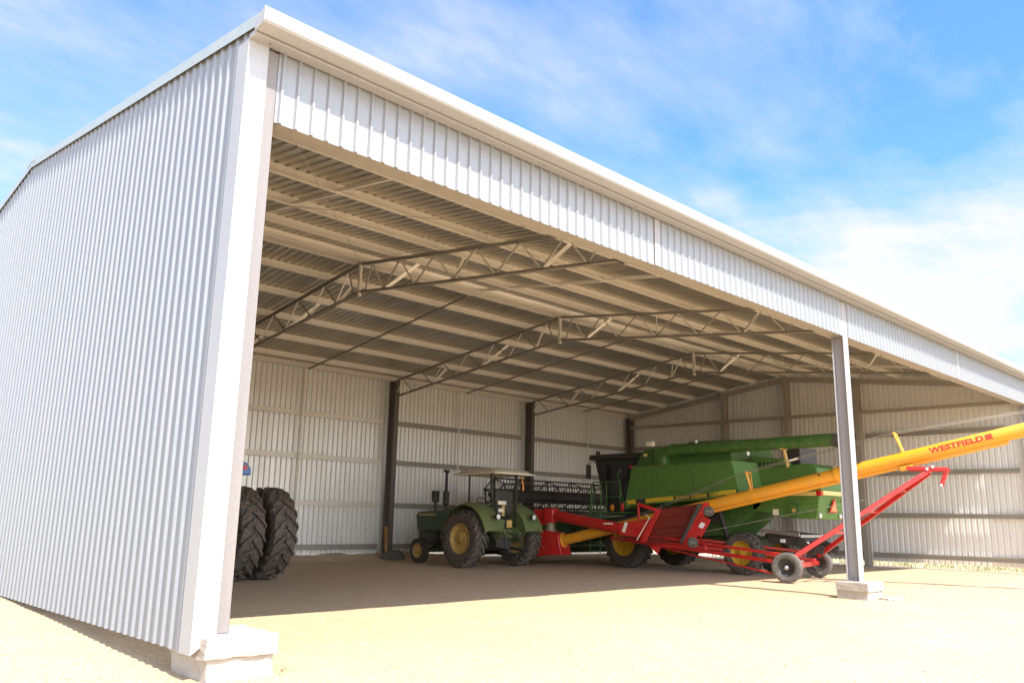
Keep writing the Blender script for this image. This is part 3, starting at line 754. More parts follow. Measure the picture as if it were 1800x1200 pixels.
# running gear
wheel(comb, (X(19.30), 9.85, .86), .86, .72, .46, 'yellow', 'tyre', -1, 22, .045, .10)
wheel(comb, (X(22.20), 9.85, .86), .86, .72, .46, 'yellow', 'tyre', 1, 22, .045, .10)
wheel(comb, (X(19.75), 5.75, .64), .64, .44, .36, 'yellow', 'dusttyre', -1, 20, .035, .07)
wheel(comb, (X(21.75), 5.75, .64), .64, .44, .36, 'yellow', 'dusttyre', 1, 20, .035, .07)
mb = MB(); mb.beam((X(19.6), 9.85, .86), (X(21.9), 9.85, .86), .3, .34); mb.beam((X(19.95), 5.75, .66), (X(21.55), 5.75, .66), .2, .18); mb.build('axle', 'black', comb, bevel=.02)
cpoly('underbody', [(9.4, .85), (9.4, 1.2), (6.3, 1.2), (5.6, 1.05), (5.6, .8), (7.6, .55), (8.6, .55)], 20.1, 21.4, 'hoodgreen')
mb = MB()
for y in (8.7, 7.3, 6.5): mb.beam((X(19.5), y, 2.2), (X(19.9), y - .1, 1.1), .08, .12)
mb.tube([(X(19.72), 7.9, 1.55), (X(19.62), 7.9, 1.55)], .42, 22); mb.tube([(X(19.72), 6.75, 1.75), (X(19.64), 6.75, 1.75)], .24, 20)
mb.build('drive_gear', 'black', comb, bevel=.008)
mb = MB(); mb.px([(5.1, .98), (5.1, 1.34), (4.1, 1.26), (3.85, 1.08), (4.1, .9)], X(20.05), X(21.5)); ch = mb.build('straw_chopper', 'black', comb, bevel=.02)
mb = MB(); mb.beam((X(19.85), 5.2, 1.34), (X(19.85), 3.95, 1.24), .05, .11); mb.beam((X(19.9), 3.95, 1.20), (X(21.5), 3.95, 1.20), .05, .09); mb.build('chopper_rail', 'metal', ch, bevel=.008)
mb = MB()
for x in (19.98, 20.5, 21.0, 21.48): mb.beam((X(x), 4.1, 1.0), (X(x), 3.55, .78), .02, .25)
each(mb, 'spreader_fin', 'black', ch)
mb = MB(); mb.box((X(19.93), 4.5, 1.0), (X(20.03), 4.62, 1.1)); mb.box((X(20.2), 3.9, .92), (X(20.32), 3.94, 1.08)); mb.build('warning_label', 'white', ch, smooth=0)
# feeder house and header
cpoly('feeder_house', [(9.9, 1.1), (9.9, 1.8), (13.2, 1.45), (13.2, .65)], 20.1, 21.4, 'hoodgreen')
hx0, hx1 = 16.98, 24.5
mb = MB(); mb.px([(13.2, .55), (13.2, 1.72), (13.28, 1.72), (13.30, .75), (13.55, .5), (14.75, .32), (14.75, .26), (13.5, .40)], X(hx0), X(hx1)); hdr = mb.build('header', 'hoodgreen', comb, bevel=.01)
mb = MB()
for x in (hx0, hx1 - .05): mb.px([(13.2, .4), (13.2, 1.74), (13.9, 1.6), (15.3, .7), (15.6, .3), (14.7, .25)], X(x), X(x + .05))
each(mb, 'header_end', 'green', hdr, bevel=.01)
mb = MB(); mb.tube([(X(hx0 + .1), 13.75, .85), (X(hx1 - .1), 13.75, .85)], .2, 14); mb.build('feed_screw', 'black', hdr)
mb = MB(); RC = (14.3, 2.38); RR = .62
mb.tube([(X(hx0 + .15), *RC), (X(hx1 - .15), *RC)], .24, 16)
nb = 6
rl = mb.build('reel', 'black', hdr)
bat = lambda k: (RC[0] + RR * math.cos(2 * PI * k / nb + .35), RC[1] + RR * math.sin(2 * PI * k / nb + .35))
for k in range(nb):                       # each bat with its row of tines
    mb = MB(); y, z = bat(k); mb.tube([(X(hx0 + .15), y, z), (X(hx1 - .15), y, z)], .028, 8); xx = hx0 + .25
    while xx < hx1 - .2:
        mb.beam((X(xx), y, z), (X(xx), y - .05, z - .26), .012, .02); xx += .15
    mb.build('reel_bat', 'black', rl)
for i in range(6):
    mb = MB(); x = hx0 + .2 + (hx1 - hx0 - .4) * i / 5
    for k in range(nb):
        mb.beam((X(x), *RC), (X(x), *bat(k)), .045, .03); mb.beam((X(x), *bat(k)), (X(x), *bat(k + 1)), .035, .03)
    mb.build('reel_spider', 'black', rl)
mb = MB()
for x in (hx0 + .06, hx1 - .06): mb.beam((X(x), 13.25, 1.70), (X(x), 14.5, 2.42), .06, .09)
mb.beam((X(hx0), 13.24, 1.80), (X(hx1), 13.24, 1.80), .10, .12); mb.build('reel_arm', 'black', hdr, bevel=.008)

# ------------------------------------------------------------------ old green tractor (nose towards the back wall)
tr = thing('farm_tractor', 'old green tractor with yellow wheels and a cream canopy beside the back wall', 'tractor', (15.28, 12.35, 0))
for s in (-1, 1):
    wheel(tr, (s * 1.22, 0, .90), .90, .50, .46, 'oldyellow', 'dusttyre', s, 21, .06, .10, lug_w=.07)
    wheel(tr, (s * .78, 2.85, .42), .42, .24, .24, 'oldyellow', 'tyre', s, 0, 0, .05)
mb = MB(); mb.px([(.75, 1.05), (.75, 1.72), (1.6, 1.83), (3.55, 1.74), (3.68, 1.62), (3.62, 1.30), (3.55, 1.05)], -.36, .36); hood_ = mb.build('hood', 'hoodgreen', tr, bevel=.05)
for s in (-1, 1):
    mb = MB(); mb.box((s * .365 - .004, 2.55, 1.60), (s * .365 + .004, 3.5, 1.655)); mb.build('stripe', 'oldyellow', hood_, smooth=0)
mb = MB()
for z in [1.1 + .07 * k for k in range(7)]: mb.box((-.30, 3.60, z), (.30, 3.69, z + .03))
mb.build('grille', 'black', hood_)
mb = MB(); mb.px([(2.5, .60), (3.55, .62), (3.55, 1.1), (2.5, 1.1)], -.30, .30); mb.px([(.3, .55), (2.5, .65), (2.5, 1.15), (.3, 1.25)], -.24, .24); mb.px([(-.55, .55), (.4, .5), (.4, 1.35), (-.55, 1.30)], -.32, .32); mb.build('engine', 'black', tr, bevel=.03)
mb = MB(); mb.beam((-.78, 2.85, .42), (.78, 2.85, .48), .14, .16); mb.beam((0, 2.85, .45), (0, 2.85, .8), .2, .2); mb.build('front_axle', 'hoodgreen', tr, bevel=.02)
mb = MB(); mb.tube([(-1.3, 0, .9), (-.6, 0, .9), (-.45, 0, .9), (.45, 0, .9), (.6, 0, .9), (1.3, 0, .9)], [.11, .13, .24, .24, .13, .11], 14); mb.build('rear_axle', 'hoodgreen', tr)
mb = MB(); mb.tube([(0, 2.45, 1.75), (0, 2.45, 1.95), (0, 2.45, 2.0), (0, 2.45, 2.42), (0, 2.45, 2.48), (0, 2.45, 3.08), (.03, 2.38, 3.16)], [.05, .05, .11, .11, .055, .05, .05], 14); mb.tube([(0, 2.42, 3.12), (0, 2.55, 3.16)], .055, 10); mb.build('exhaust_stack', 'black', hood_)
mb = MB(); mb.tube([(-.02, 3.02, 1.75), (-.02, 3.02, 2.06), (-.02, 3.02, 2.07), (-.02, 3.02, 2.42), (-.02, 3.02, 2.47)], [.05, .05, .13, .145, .12], 16); mb.build('air_cleaner', 'black', hood_)
for s in (-1, 1):          # broad shell fenders
    mb = MB(); prof = []; N = 14
    for k in range(N + 1):
        a = math.radians(168 - (168 - 2) * k / N); r = 1.08 - .02 * math.sin(a * 2)
        y = -r * math.cos(PI - a) if False else r * math.cos(a) * -1
        prof.append((-y * -1, .92 + r * math.sin(a)))
    prof = [(-(1.08) * math.cos(math.radians(12 + 166 * k / N)), .92 + 1.08 * math.sin(math.radians(12 + 166 * k / N))) for k in range(N + 1)]
    xa, xb = s * .52, s * 1.30
    vs = []
    for i, (y, z) in enumerate(prof):
        fl = .0 if i > 2 else 0
        vs += [(xa, y, z - .02), (s * .60, y * 1.0, z + .035), (s * 1.14, y, z + .03), (xb, y * 1.01, z - .035), (xb, y * .985, z - .055), (s * 1.14, y * .97, z - .0), (s * .60, y * .97, z)]
    fs = []
    for i in range(N):
        for j in range(7): fs.append((i * 7 + j, i * 7 + (j + 1) % 7, (i + 1) * 7 + (j + 1) % 7, (i + 1) * 7 + j))
    fs += [tuple(range(6, -1, -1)), tuple(range(N * 7, N * 7 + 7))]
    mb.add(vs, fs)
    # inner apron
    ap = [(y, z) for y, z in prof if True]
    mb.px(ap + [(.95, .75), (.55, .95), (.2, 1.25), (-.2, 1.25), (-.55, 1.0), (-.75, .80)][0:6], s * .50, s * .53)
    fd = mb.build('fender', 'oldgreen', tr, smooth=40)
    mb = MB(); mb.tube([(s * .80, -1.02, 1.62), (s * .80, -1.11, 1.60), (s * .80, -1.13, 1.60)], [.09, .10, .09], 14); mb.build('lamp_housing', 'black', fd)
    mb = MB(); mb.tube([(s * .80, -1.131, 1.60), (s * .80, -1.145, 1.60)], [.082, .05], 14); mb.build('fender_lamp', 'lamp', fd)
mb = MB(); mb.box((-.50, -.85, 1.05), (.50, .75, 1.12)); mb.build('floor_plate', 'hoodgreen', tr, bevel=.01)
mb = MB(); mb.box((-.27, -.42, 1.32), (.27, .12, 1.50)); st = mb.build('seat', 'black', tr, bevel=.06)
mb = MB(); mb.px([(-.42, 1.55), (-.30, 1.52), (-.28, 2.30), (-.40, 2.52), (-.58, 2.45), (-.56, 1.7)], -.40, .40); mb.build('seat_back', 'black', st, bevel=.08)
mb = MB(); mb.tube([(0, .82, 1.62), (0, .52, 2.05)], .022, 8)
for k in range(20):
    a, b_ = 2 * PI * k / 20, 2 * PI * (k + 1) / 20
    f = lambda t: Vector((.22 * math.cos(t), .52 + .22 * math.sin(t) * .57, 2.05 + .22 * math.sin(t) * .82))
    mb.tube([f(a), f(b_)], .014, 6, False)
mb.tube([(-.2, .52, 2.05), (.2, .52, 2.05)], .01, 6); mb.build('steering_wheel', 'black', tr)
mb = MB()
mb.beam((-.52, -.55, 1.3), (-.56, -.50, 2.98), .07, .07); mb.beam((.52, -.55, 1.3), (.56, -.50, 2.98), .07, .07)
mb.beam((-.52, .62, 1.1), (-.58, .55, 2.98), .05, .05); mb.beam((.52, .62, 1.1), (.58, .55, 2.98), .05, .05); each(mb, 'canopy_post', 'black', tr, bevel=.01)
mb = MB(); nx, ny = 6, 6; vs = []; W, L0, L1 = .93, -1.05, 1.0
def can(u, v, off): 
    x = (u * 2 - 1) * W; y = L0 + (L1 - L0) * v; e = max(abs(u * 2 - 1), abs(v * 2 - 1)); return (x * (1 - off * .02), y, 2.96 + .20 * (1 - e ** 3.0) ** .8 * (1) + (.03 * (1 - v)) - off * .04)
N = 10
for off in (0, 1):
    for j in range(N + 1):
        for i in range(N + 1): vs.append(can(i / N, j / N, off))
fs = []; q = (N + 1) ** 2
for j in range(N):
    for i in range(N):
        a = j * (N + 1) + i; fs += [(a, a + 1, a + N + 2, a + N + 1), (q + a, q + a + N + 1, q + a + N + 2, q + a + 1)]
for i in range(N):
    fs += [(i, q + i, q + i + 1, i + 1), (N * (N + 1) + i, N * (N + 1) + i + 1, q + N * (N + 1) + i + 1, q + N * (N + 1) + i), (i * (N + 1), (i + 1) * (N + 1), q + (i + 1) * (N + 1), q + i * (N + 1)), (i * (N + 1) + N, q + i * (N + 1) + N, q + (i + 1) * (N + 1) + N, (i + 1) * (N + 1) + N)]
mb.add(vs, fs); mb.build('canopy', 'cream', tr, smooth=45)
mb = MB(); mb.tube([(.60, -.72, 2.96), (.62, -.74, 2.72), (.66, -.74, 2.60), (.64, -.74, 2.45)], [.02, .03, .035, .02], 8); mb.build('hanging_strap', 'orange', tr)
mb = MB(); mb.beam((-.30, -.50, 1.25), (-.34, -.95, 1.05), .06, .16); mb.beam((.30, -.50, 1.25), (.34, -.95, 1.05), .06, .16)
mb.box((-.34, -.72, 1.20), (-.14, -.60, 1.52)); mb.box((-.25, -.70, .95), (.25, -.56, 1.2)); lift = mb.build('lift_arm', 'oldgreen', tr, bevel=.012)
mb = MB(); mb.beam((-.36, -.45, .62), (-.44, -1.25, .55), .05, .10); mb.beam((.36, -.45, .62), (.44, -1.25, .55), .05, .10); mb.tube([(-.34, -.95, 1.05), (-.42, -1.05, .58)], .025, 8); mb.tube([(.34, -.95, 1.05), (.42, -1.05, .58)], .025, 8); mb.tube([(0, -.6, 1.2), (.02, -1.0, 1.0)], .03, 8); mb.beam((0, -.3, .42), (0, -1.2, .42), .10, .05); each(mb, 'hitch_link', 'black', tr, bevel=.006)
mb = MB(); mb.box((-.52, -.80, 1.98), (-.16, -.77, 2.10)); mb.box((-.62, -.93, 1.74), (-.40, -.90, 1.86)); each(mb, 'rear_plate', 'cream', tr, bevel=.005)
mb = MB(); mb.box((-.34, -.80, 1.62), (-.22, -.76, 1.96)); mb.box((-.14, -.82, 1.26), (.10, -.78, 1.50)); mb.build('valve_block', 'oldyellow', tr, bevel=.01)

# ------------------------------------------------------------------ blue tractor mostly behind the corner post
bt = thing('farm_tractor', 'blue tractor with large dual rear tyres standing behind the corner post', 'tractor', (4.35, 11.0, 0))
for dx in (2.10, 1.28, -1.28, -2.10):
    wheel(bt, (dx, 0, 1.10), 1.10, .64, .58, 'creamrim', 'dusttyre', 1 if dx > 0 else -1, 20, .06, .05 if abs(dx) < 2 else .16, lug_w=.075)
# the faces seen between the duals are cream too
mb = MB(); mb.tube([(-2.2, 0, 1.1), (-.6, 0, 1.1), (-.4, 0, 1.1), (.4, 0, 1.1), (.6, 0, 1.1), (2.2, 0, 1.1)], [.10, .13, .3, .3, .13, .10], 16); mb.build('rear_axle', 'black', bt)
mb = MB(); mb.px([(-.7, .8), (-.7, 1.6), (1.5, 1.6), (1.5, .8)], -.4, .4); mb.px([(1.5, .7), (4.2, .75), (4.2, 1.2), (1.5, 1.2)], -.3, .3); mb.build('chassis', 'black', bt, bevel=.03)
mb = MB(); mb.px([(1.6, 1.2), (1.6, 2.1), (3.9, 1.95), (4.3, 1.75), (4.3, 1.2)], -.42, .42); mb.build('hood', 'blue', bt, bevel=.06)
mb = MB(); mb.px([(-.35, 1.6), (-.45, 2.85), (1.25, 2.85), (1.5, 1.6)], -.62, .62); cb = mb.build('cab', 'glass', bt)
mb = MB()
for x in (-.6, .6):
    mb.beam((x, -.35, 1.6), (x, -.45, 2.87), .08, .08); mb.beam((x, 1.5, 1.6), (x, 1.25, 2.87), .08, .08)
each(mb, 'cab_pillar', 'black', cb, bevel=.01)
mb = MB(); mb.px([(-.6, 2.86), (-.55, 3.02), (1.3, 3.04), (1.4, 2.88)], -.68, .68); mb.build('cab_roof', 'blue', cb, bevel=.04)
for s in (-1, 1):
    mb = MB(); N = 12
    prof = [(-1.22 * math.cos(math.radians(20 + 120 * k / N)), 1.10 + 1.22 * math.sin(math.radians(20 + 120 * k / N))) for k in range(N + 1)]
    vs = [];
    for y, z in prof: vs += [(s * .55, y, z), (s * .80, y, z), (s * .80, y * .97, z - .05), (s * .55, y * .97, z - .05)]
    fs = [(i * 4 + j, i * 4 + (j + 1) % 4, i * 4 + 4 + (j + 1) % 4, i * 4 + 4 + j) for i in range(N) for j in range(4)] + [(3, 2, 1, 0), (N * 4, N * 4 + 1, N * 4 + 2, N * 4 + 3)]
    mb.add(vs, fs); fd = mb.build('fender', 'blue', bt, smooth=40)
    if s > 0:
        mb = MB(); mb.prism([(.70, 2.44), (1.40, 2.44), (1.39, 2.60), (1.26, 2.74), (.70, 2.74)], lambda p, k: (p[0], (-.42, -.12)[k], p[1])); mb.build('fender_top', 'blue', fd, bevel=.03)
        mb = MB(); mb.box((1.17, -.437, 2.56), (1.28, -.421, 2.67)); mb.build('tail_lamp', 'tail', fd, bevel=.006)
        mb = MB(); mb.box((1.10, -.36, 2.745), (1.26, -.24, 2.87)); mb.build('work_lamp', 'white', fd, bevel=.02)
mb = MB()
for s in (-1, 1): wheel(bt, (s * .95, 3.3, .72), .72, .42, .40, 'creamrim', 'dusttyre', s, 18, .04, .06)
mb.tube([(-.95, 3.3, .72), (.95, 3.3, .72)], .1, 10); mb.build('front_axle', 'black', bt)

# ------------------------------------------------------------------ grain auger
TH = math.radians(12)
au = thing('grain_auger', 'long yellow grain auger on a red two-wheeled undercarriage, reaching out of the shed', 'auger', (19.3, 3.6, 0), TH)
# local axes: x across (towards the combine), y = -s (s runs from the intake up to the discharge)
A = lambda off, s, z: Vector((off, -s, z))
TZ = lambda s: .86 + (s + 7.94) * .2315
SL = Vector((0, -1, .2315)).normalized(); UPV = Vector((0, .2315, 1)).normalized()
mb = MB(); ss = [-8.0, -3, 1.0, 1.01, 1.22, 1.23, 6, 10.6]
mb.tube([A(0, s, TZ(s)) for s in ss], [.172, .172, .176, .215, .215, .185, .185, .185], 28); tubo = mb.build('auger_tube', 'auger', au, smooth=35)
mb = MB(); mb.tube([A(0, -7.98, TZ(-7.98)), A(0, -7.90, TZ(-7.90))], .25, 28); mb.build('tube_flange', 'auger', tubo, bevel=.008)
mb = MB(); mb.beam(A(0, -3.0, TZ(-3.0) - .215), A(0, 5.35, TZ(5.35) - .225), .11, .085); mb.build('track_rail', 'auger', tubo, bevel=.012)
mb = MB(); mb.tube([A(0, 10.5, TZ(10.5)), A(0, 10.9, TZ(10.9) - .1), A(0, 11.0, TZ(11.0) - .55)], [.2, .22, .2], 20); mb.build('discharge_spout', 'auger', tubo)
for s0, s1, z1, zz in ((-1.40, -1.49, 3.04, .15), (2.84, 2.66, 4.04, .16)):
    mb = MB(); zb = TZ(s0) + zz
    for o_ in (-1, 1): mb.beam(A(o_ * .07, s0, zb), A(o_ * .20, s1, z1), .035, .05)
    mb.beam(A(-.03, s0, zb), A(-.10, s1, z1), .03, .03); 
    mb.beam(A(-.25, s1, z1), A(.25, s1, z1), .05, .05); mb.box((-.12, -s0 - .08, zb - .03), (.12, -s0 + .08, zb + .02)); mb.build('truss_post', 'auger', tubo, bevel=.006)
mb = MB()
for o_ in (-.2, .2):
    mb.tube([A(o_ * .7, -5.6, TZ(-5.6) + .14), A(o_, -1.49, 3.065), A(o_, 2.66, 4.065), A(o_ * .7, 8.8, TZ(8.8) + .15)], .010, 6)
mb.tube([A(-.16, 1.0, TZ(1.0) + .2), A(-.16, 1.1, TZ(1.1) + .27)], .03, 8); each(mb, 'truss_cable', 'wire', tubo)
mb = MB(); mb.tube([A(-.2, -.2, 3.36), A(-.2, .05, 3.42)], .028, 8); mb.tube([A(-.2, 1.45, 3.76), A(-.2, 1.6, 3.80)], .028, 8); each(mb, 'turnbuckle', 'cream', tubo)
mb = MB(); mb.tube([A(-.62, -2.65, 1.28), A(-.2, 3.62, 2.62)], .008, 6); mb.build('winch_cable', 'wire', au)
mb = MB(); mb.sphere(A(-.17, .62, TZ(.62) + .09), .035); mb.build('grease_cap', 'black', tubo)
# lettering wrapped round the tube
def wrap(me, s_start, length, hgt_, phi0):
    xs = [v.co.x for v in me.vertices]; ys = [v.co.y for v in me.vertices]; kx = length / (max(xs) - min(xs)); ky = hgt_ / (max(ys) - min(ys)); R = .185
    for v in me.vertices:
        s = s_start + (v.co.x - min(xs)) * kx; t = (v.co.y - min(ys)) * ky; phi = phi0 + t / R; rr = R + .003 + v.co.z * .4
        c = A(0, s, TZ(s)); v.co = c + Vector((-1, 0, 0)) * (rr * math.cos(phi)) + UPV * (rr * math.sin(phi))
def part_from(me, name, mat, parent):
    me.materials.clear(); me.materials.append(M[mat]); me.name = name
    o = bpy.data.objects.new(name, me); C.objects.link(o); o.parent = parent; return o
me = text_mesh('WESTFIELD', .2, .007, 1.02)
bm = bmesh.new(); bm.from_mesh(me); bmesh.ops.subdivide_edges(bm, edges=[e for e in bm.edges if e.calc_length() > .05], cuts=2); bm.to_mesh(me); bm.free()
wrap(me, 3.50, 1.30, .155, -.28); part_from(me, 'lettering', 'decalred', tubo)
mb = MB()
for k in range(4):
    x0 = [.0, .03, .0, .05][k]; mb.box((x0, k * .25, -.0025), (1.0 - .02 * k, k * .25 + .19, .0025))
mb.box((.35, .0, -.0024), (1.0, .95, .0024))
me = bpy.data.meshes.new('emblem'); me.from_pydata(mb.v, [], mb.f); wrap(me, 4.84, .17, .145, -.26); part_from(me, 'emblem', 'decalred', tubo)
# intake boot
mb = MB(); mb.px([(9.45, 1.10), (9.08, 1.22), (8.3, 1.17), (7.95, 1.08), (7.82, .42), (9.25, .26)], -.34, .34); boot = mb.build('intake_boot', 'red', au, bevel=.025)
mb = MB(); mb.box((-.36, 7.80, .38), (.36, 9.3, .44)); mb.build('boot_skid', 'red', boot, bevel=.01)
mb = MB()
for y, z in ((9.0, .52), (8.5, .62), (8.95, .95)): mb.sphere((-.345, y, z), .03)
each(mb, 'boot_bolt', 'metal', boot)
mb = MB(); mb.tube([A(-.04, -8.42, 1.15), A(-.04, -8.42, 1.20), A(-.04, -8.42, 1.205), A(-.04, -8.42, 1.46)], [.22, .22, .16, .16], 20); mb.build('swivel_collar', 'tan', boot)
mb = MB(); mb.box((-.20, 8.52, 1.36), (.26, 9.02, 1.88)); mb.build('gear_housing', 'red', boot, bevel=.03)
mb = MB(); mb.box((-.28, 8.18, 1.44), (.16, 8.60, 1.92)); mb.build('swing_elbow', 'red', boot, bevel=.05)
mb = MB(); mb.tube([A(-.06, -8.35, 1.70), A(-.72, -5.38, 1.30)], .175, 22); sw_ = mb.build('swing_tube', 'red', au, smooth=40)
mb = MB(); mb.box((-.86, 5.66, 1.43), (-.78, 5.95, 1.47)); mb.build('label_plate', 'cream', sw_)
mb = MB(); mb.beam((0, 9.3, .36), (0, 10.6, .45), .09, .09); mb.tube([(-.15, 10.1, .1), (-.15, 10.1, .85)], .035, 10); hit = mb.build('hitch_pole', 'red', boot, bevel=.01)
mb = MB(); mb.tube([(.05, 9.7, .12), (.05, 9.7, .80)], .03, 10); mb.tube([(.05, 9.7, .0), (.05, 9.7, .03)], .12, 14); mb.tube([(.05, 9.7, .03), (.05, 9.7, .12)], .022, 8); mb.sphere((-.04, 9.62, .44), .035); mb.build('jack_stand', 'metal', hit)
# hopper folded up on its side
XF, XB = -.98, -.58
BL, TL, TR, BR = (-4.62, .90), (-4.06, 1.92), (-2.56, 2.10), (-3.22, .96)
def P(c, x): return A(x, c[0], c[1])
def lerp(a, b_, t): return (a[0] + (b_[0] - a[0]) * t, a[1] + (b_[1] - a[1]) * t)
hop = MB()
hop.add([P(BL, XB), P(TL, XB), P(TR, XB), P(BR, XB), P(BL, XB + .02), P(TL, XB + .02), P(TR, XB + .02), P(BR, XB + .02)], [(0, 1, 2, 3), (7, 6, 5, 4), (0, 4, 5, 1), (1, 5, 6, 2), (2, 6, 7, 3), (3, 7, 4, 0)])
for a, b_ in ((BL, BR), (TL, TR)):
    hop.beam(P(a, XB - .06), P(b_, XB - .06), .14, .02, (0, 0, 1))
for t in (.28, .62): hop.beam(P(lerp(BL, TL, t), XB - .04), P(lerp(BR, TR, t), XB - .04), .05, .03)
hp = hop.build('hopper', 'darkred', au, bevel=.006)
mb = MB()
for t, r in ((.16, .10), (.45, .11), (.78, .11)):
    mb.tube([P(lerp(BL, TL, t), XB - .13), P(lerp(BR, TR, t), XB - .13)], .03, 8)
mb.build('slat_bar', 'darkred', hp)
mb = MB()
nl = lerp(BL, BR, .13); nt_ = lerp(TL, TR, .10)
mb.add([P(c, x) for x in (XF, XF + .03) for c in (BL, TL, nt_, nl)], [(0, 1, 2, 3), (7, 6, 5, 4), (0, 4, 5, 1), (1, 5, 6, 2), (2, 6, 7, 3), (3, 7, 4, 0)])
mb.beam(P(BL, (XF + XB) / 2), P(TL, (XF + XB) / 2), .40, .03, (0, 1, 0)); mb.build('hopper_end', 'red', hp, bevel=.01)
mb = MB(); mb.beam(P((-4.10, 1.90), XF + .05), P((-4.72, 2.06), XF + .10), .10, .10); mb.beam(P((-4.72, 2.04), XF + .10), P((-4.70, 1.50), XF + .12), .06, .06); mb.build('hopper_handle', 'red', hp, bevel=.01)
mb = MB(); mb.tube([P((-4.42, 1.75), XF - .01), P((-4.28, 1.66), XF - .03), P((-4.72, .98), XF - .03)], .016, 6); mb.build('crank_rod', 'cream', hp)
mb = MB(); f0, f1 = lerp(BL, BR, .93), lerp(TL, TR, .90); f2, f3 = lerp(BL, BR, 1.0), lerp(TL, TR, .98)
mb.add([P(c, x) for x in (XF - .05, XF - .02) for c in (f0, f1, f3, f2)], [(0, 1, 2, 3), (7, 6, 5, 4), (0, 4, 5, 1), (1, 5, 6, 2), (2, 6, 7, 3), (3, 7, 4, 0)])
mb.beam(P(lerp(f0, f2, .8), XF - .03), P(lerp(f1, f3, .8), XF - .03), .06, .07, (1, 0, 0)); mb.build('rubber_flap', 'rubber', hp, bevel=.008)
mb = MB(); e0, e1 = lerp(BR, TR, -.06), lerp(BR, TR, 1.02)
mb.beam(P((e0[0] + .03, e0[1]), (XF + XB) / 2), P((e1[0] + .03, e1[1]), (XF + XB) / 2), .42, .05, (0, 1, 0))
pl0 = [(-2.92, 1.26), (-2.62, 1.76), (-2.34, 1.62), (-2.64, 1.10)]
mb.add([P(c, x) for x in (XF - .03, XF) for c in pl0], [(0, 1, 2, 3), (7, 6, 5, 4), (0, 4, 5, 1), (1, 5, 6, 2), (2, 6, 7, 3), (3, 7, 4, 0)])
pl1 = [(-3.30, .98), (-3.05, 1.30), (-2.72, 1.20), (-3.0, .84)]
mb.add([P(c, x) for x in (XF - .02, XF + .01) for c in pl1], [(0, 1, 2, 3), (7, 6, 5, 4), (0, 4, 5, 1), (1, 5, 6, 2), (2, 6, 7, 3), (3, 7, 4, 0)])
he = mb.build('hopper_end', 'red', hp, bevel=.008)
mb = MB(); lp = [(-2.72, 1.42), (-2.62, 1.56), (-2.50, 1.50), (-2.60, 1.36)]
mb.add([P(c, x) for x in (XF - .036, XF - .031) for c in lp], [(0, 1, 2, 3), (7, 6, 5, 4), (0, 4, 5, 1), (1, 5, 6, 2), (2, 6, 7, 3), (3, 7, 4, 0)]); mb.build('label_plate', 'white', he, smooth=0)
for c in ((-2.36, 1.87), (-2.88, .96)):
    q = P(c, XF - .10)
    wheel(hp, tuple(q), .155, .09, .085, 'metal', 'trailertyre', -1, 0, 0, .01, bolts=0)
# throat between swing tube and hopper
mb = MB(); mb.add([A(-.55, -5.40, 1.12), A(-.55, -5.40, 1.48), A(-.90, -5.40, 1.48), A(-.90, -5.40, 1.12), P(lerp(BL, TL, .12), XB), P(lerp(BL, TL, .72), XB), P(lerp(BL, TL, .72), XF + .06), P(lerp(BL, TL, .12), XF + .06)], [(0, 1, 2, 3), (7, 6, 5, 4), (0, 4, 5, 1), (1, 5, 6, 2), (2, 6, 7, 3), (3, 7, 4, 0)]); th_ = mb.build('hopper_throat', 'red', hp, bevel=.02)
mb = MB(); mb.beam(A(-.93, -5.22, 1.20), A(-.945, -5.10, 1.50), .012, .10, (0, 1, 0)); mb.build('label_plate', 'cream', th_)
mb = MB(); mb.beam(A(-.6, -5.7, .98), A(-.6, -4.6, 1.12), .10, .10); mb.build('hopper_brace', 'darkred', hp, bevel=.01)
mb = MB(); q0, q1, q2 = (-4.35, .80), (-3.95, .80), (-4.05, .58); mb.add([P(c, x) for x in (XF + .02, XF + .05) for c in (q0, q1, q2)], [(0, 1, 2), (5, 4, 3), (0, 3, 4, 1), (1, 4, 5, 2), (2, 5, 3, 0)]); mb.build('triangle_flag', 'red', hp)
# undercarriage
AX = 1.66
wheel(au, (-AX, .0, .40), .40, .25, .235, 'black', 'trailertyre', -1, 0, 0, .07, hub_mat='metal', bolts=6)
wheel(au, (AX, .0, .40), .40, .25, .235, 'black', 'trailertyre', 1, 0, 0, .07, hub_mat='metal', bolts=6)
mb = MB(); mb.beam((-AX + .12, 0, .42), (AX - .12, 0, .42), .13, .13); axl = mb.build('axle', 'red', au, bevel=.012)
for o_ in (-1, 1):
    w0 = o_ * (AX - .22)
    mb = MB(); mb.beam(A(w0, 0, .50), A(o_ * .24, -6.0, 1.00), .075, .10); mb.beam(A(w0, -.1, .72), A(o_ * .24, -6.0, 1.24), .06, .08)
    for t in (.05, .42, .8):
        pa = A(w0, 0, .50).lerp(A(o_ * .24, -6.0, 1.00), t); pb = A(w0, -.1, .72).lerp(A(o_ * .24, -6.0, 1.24), t); mb.beam(pa, pb, .05, .07, (1, 0, 0))
    if o_ < 0: mb.beam(A(w0, -.35, .20), A(-.45, -4.6, .84), .035, .045); mb.beam(A(w0, -.35, .20), A(w0, -.35, .6), .05, .12, (1, 0, 0))
    mb.build('lower_arm', 'red', au, bevel=.01)
    mb = MB(); mb.beam(A(w0, .05, .62), A(o_ * .22, 3.42, 2.98), .085, .125); mb.build('upper_arm', 'red', au, bevel=.012)
mb = MB()
for t in (.3, .55, .8):
    pa = A(-(AX - .22), .05, .62).lerp(A(-.22, 3.42, 2.98), t); pb = A((AX - .22), .05, .62).lerp(A(.22, 3.42, 2.98), t); mb.beam(pa, pb, .05, .05)
each(mb, 'cross_brace', 'red', au, bevel=.008)
tz = 2.98
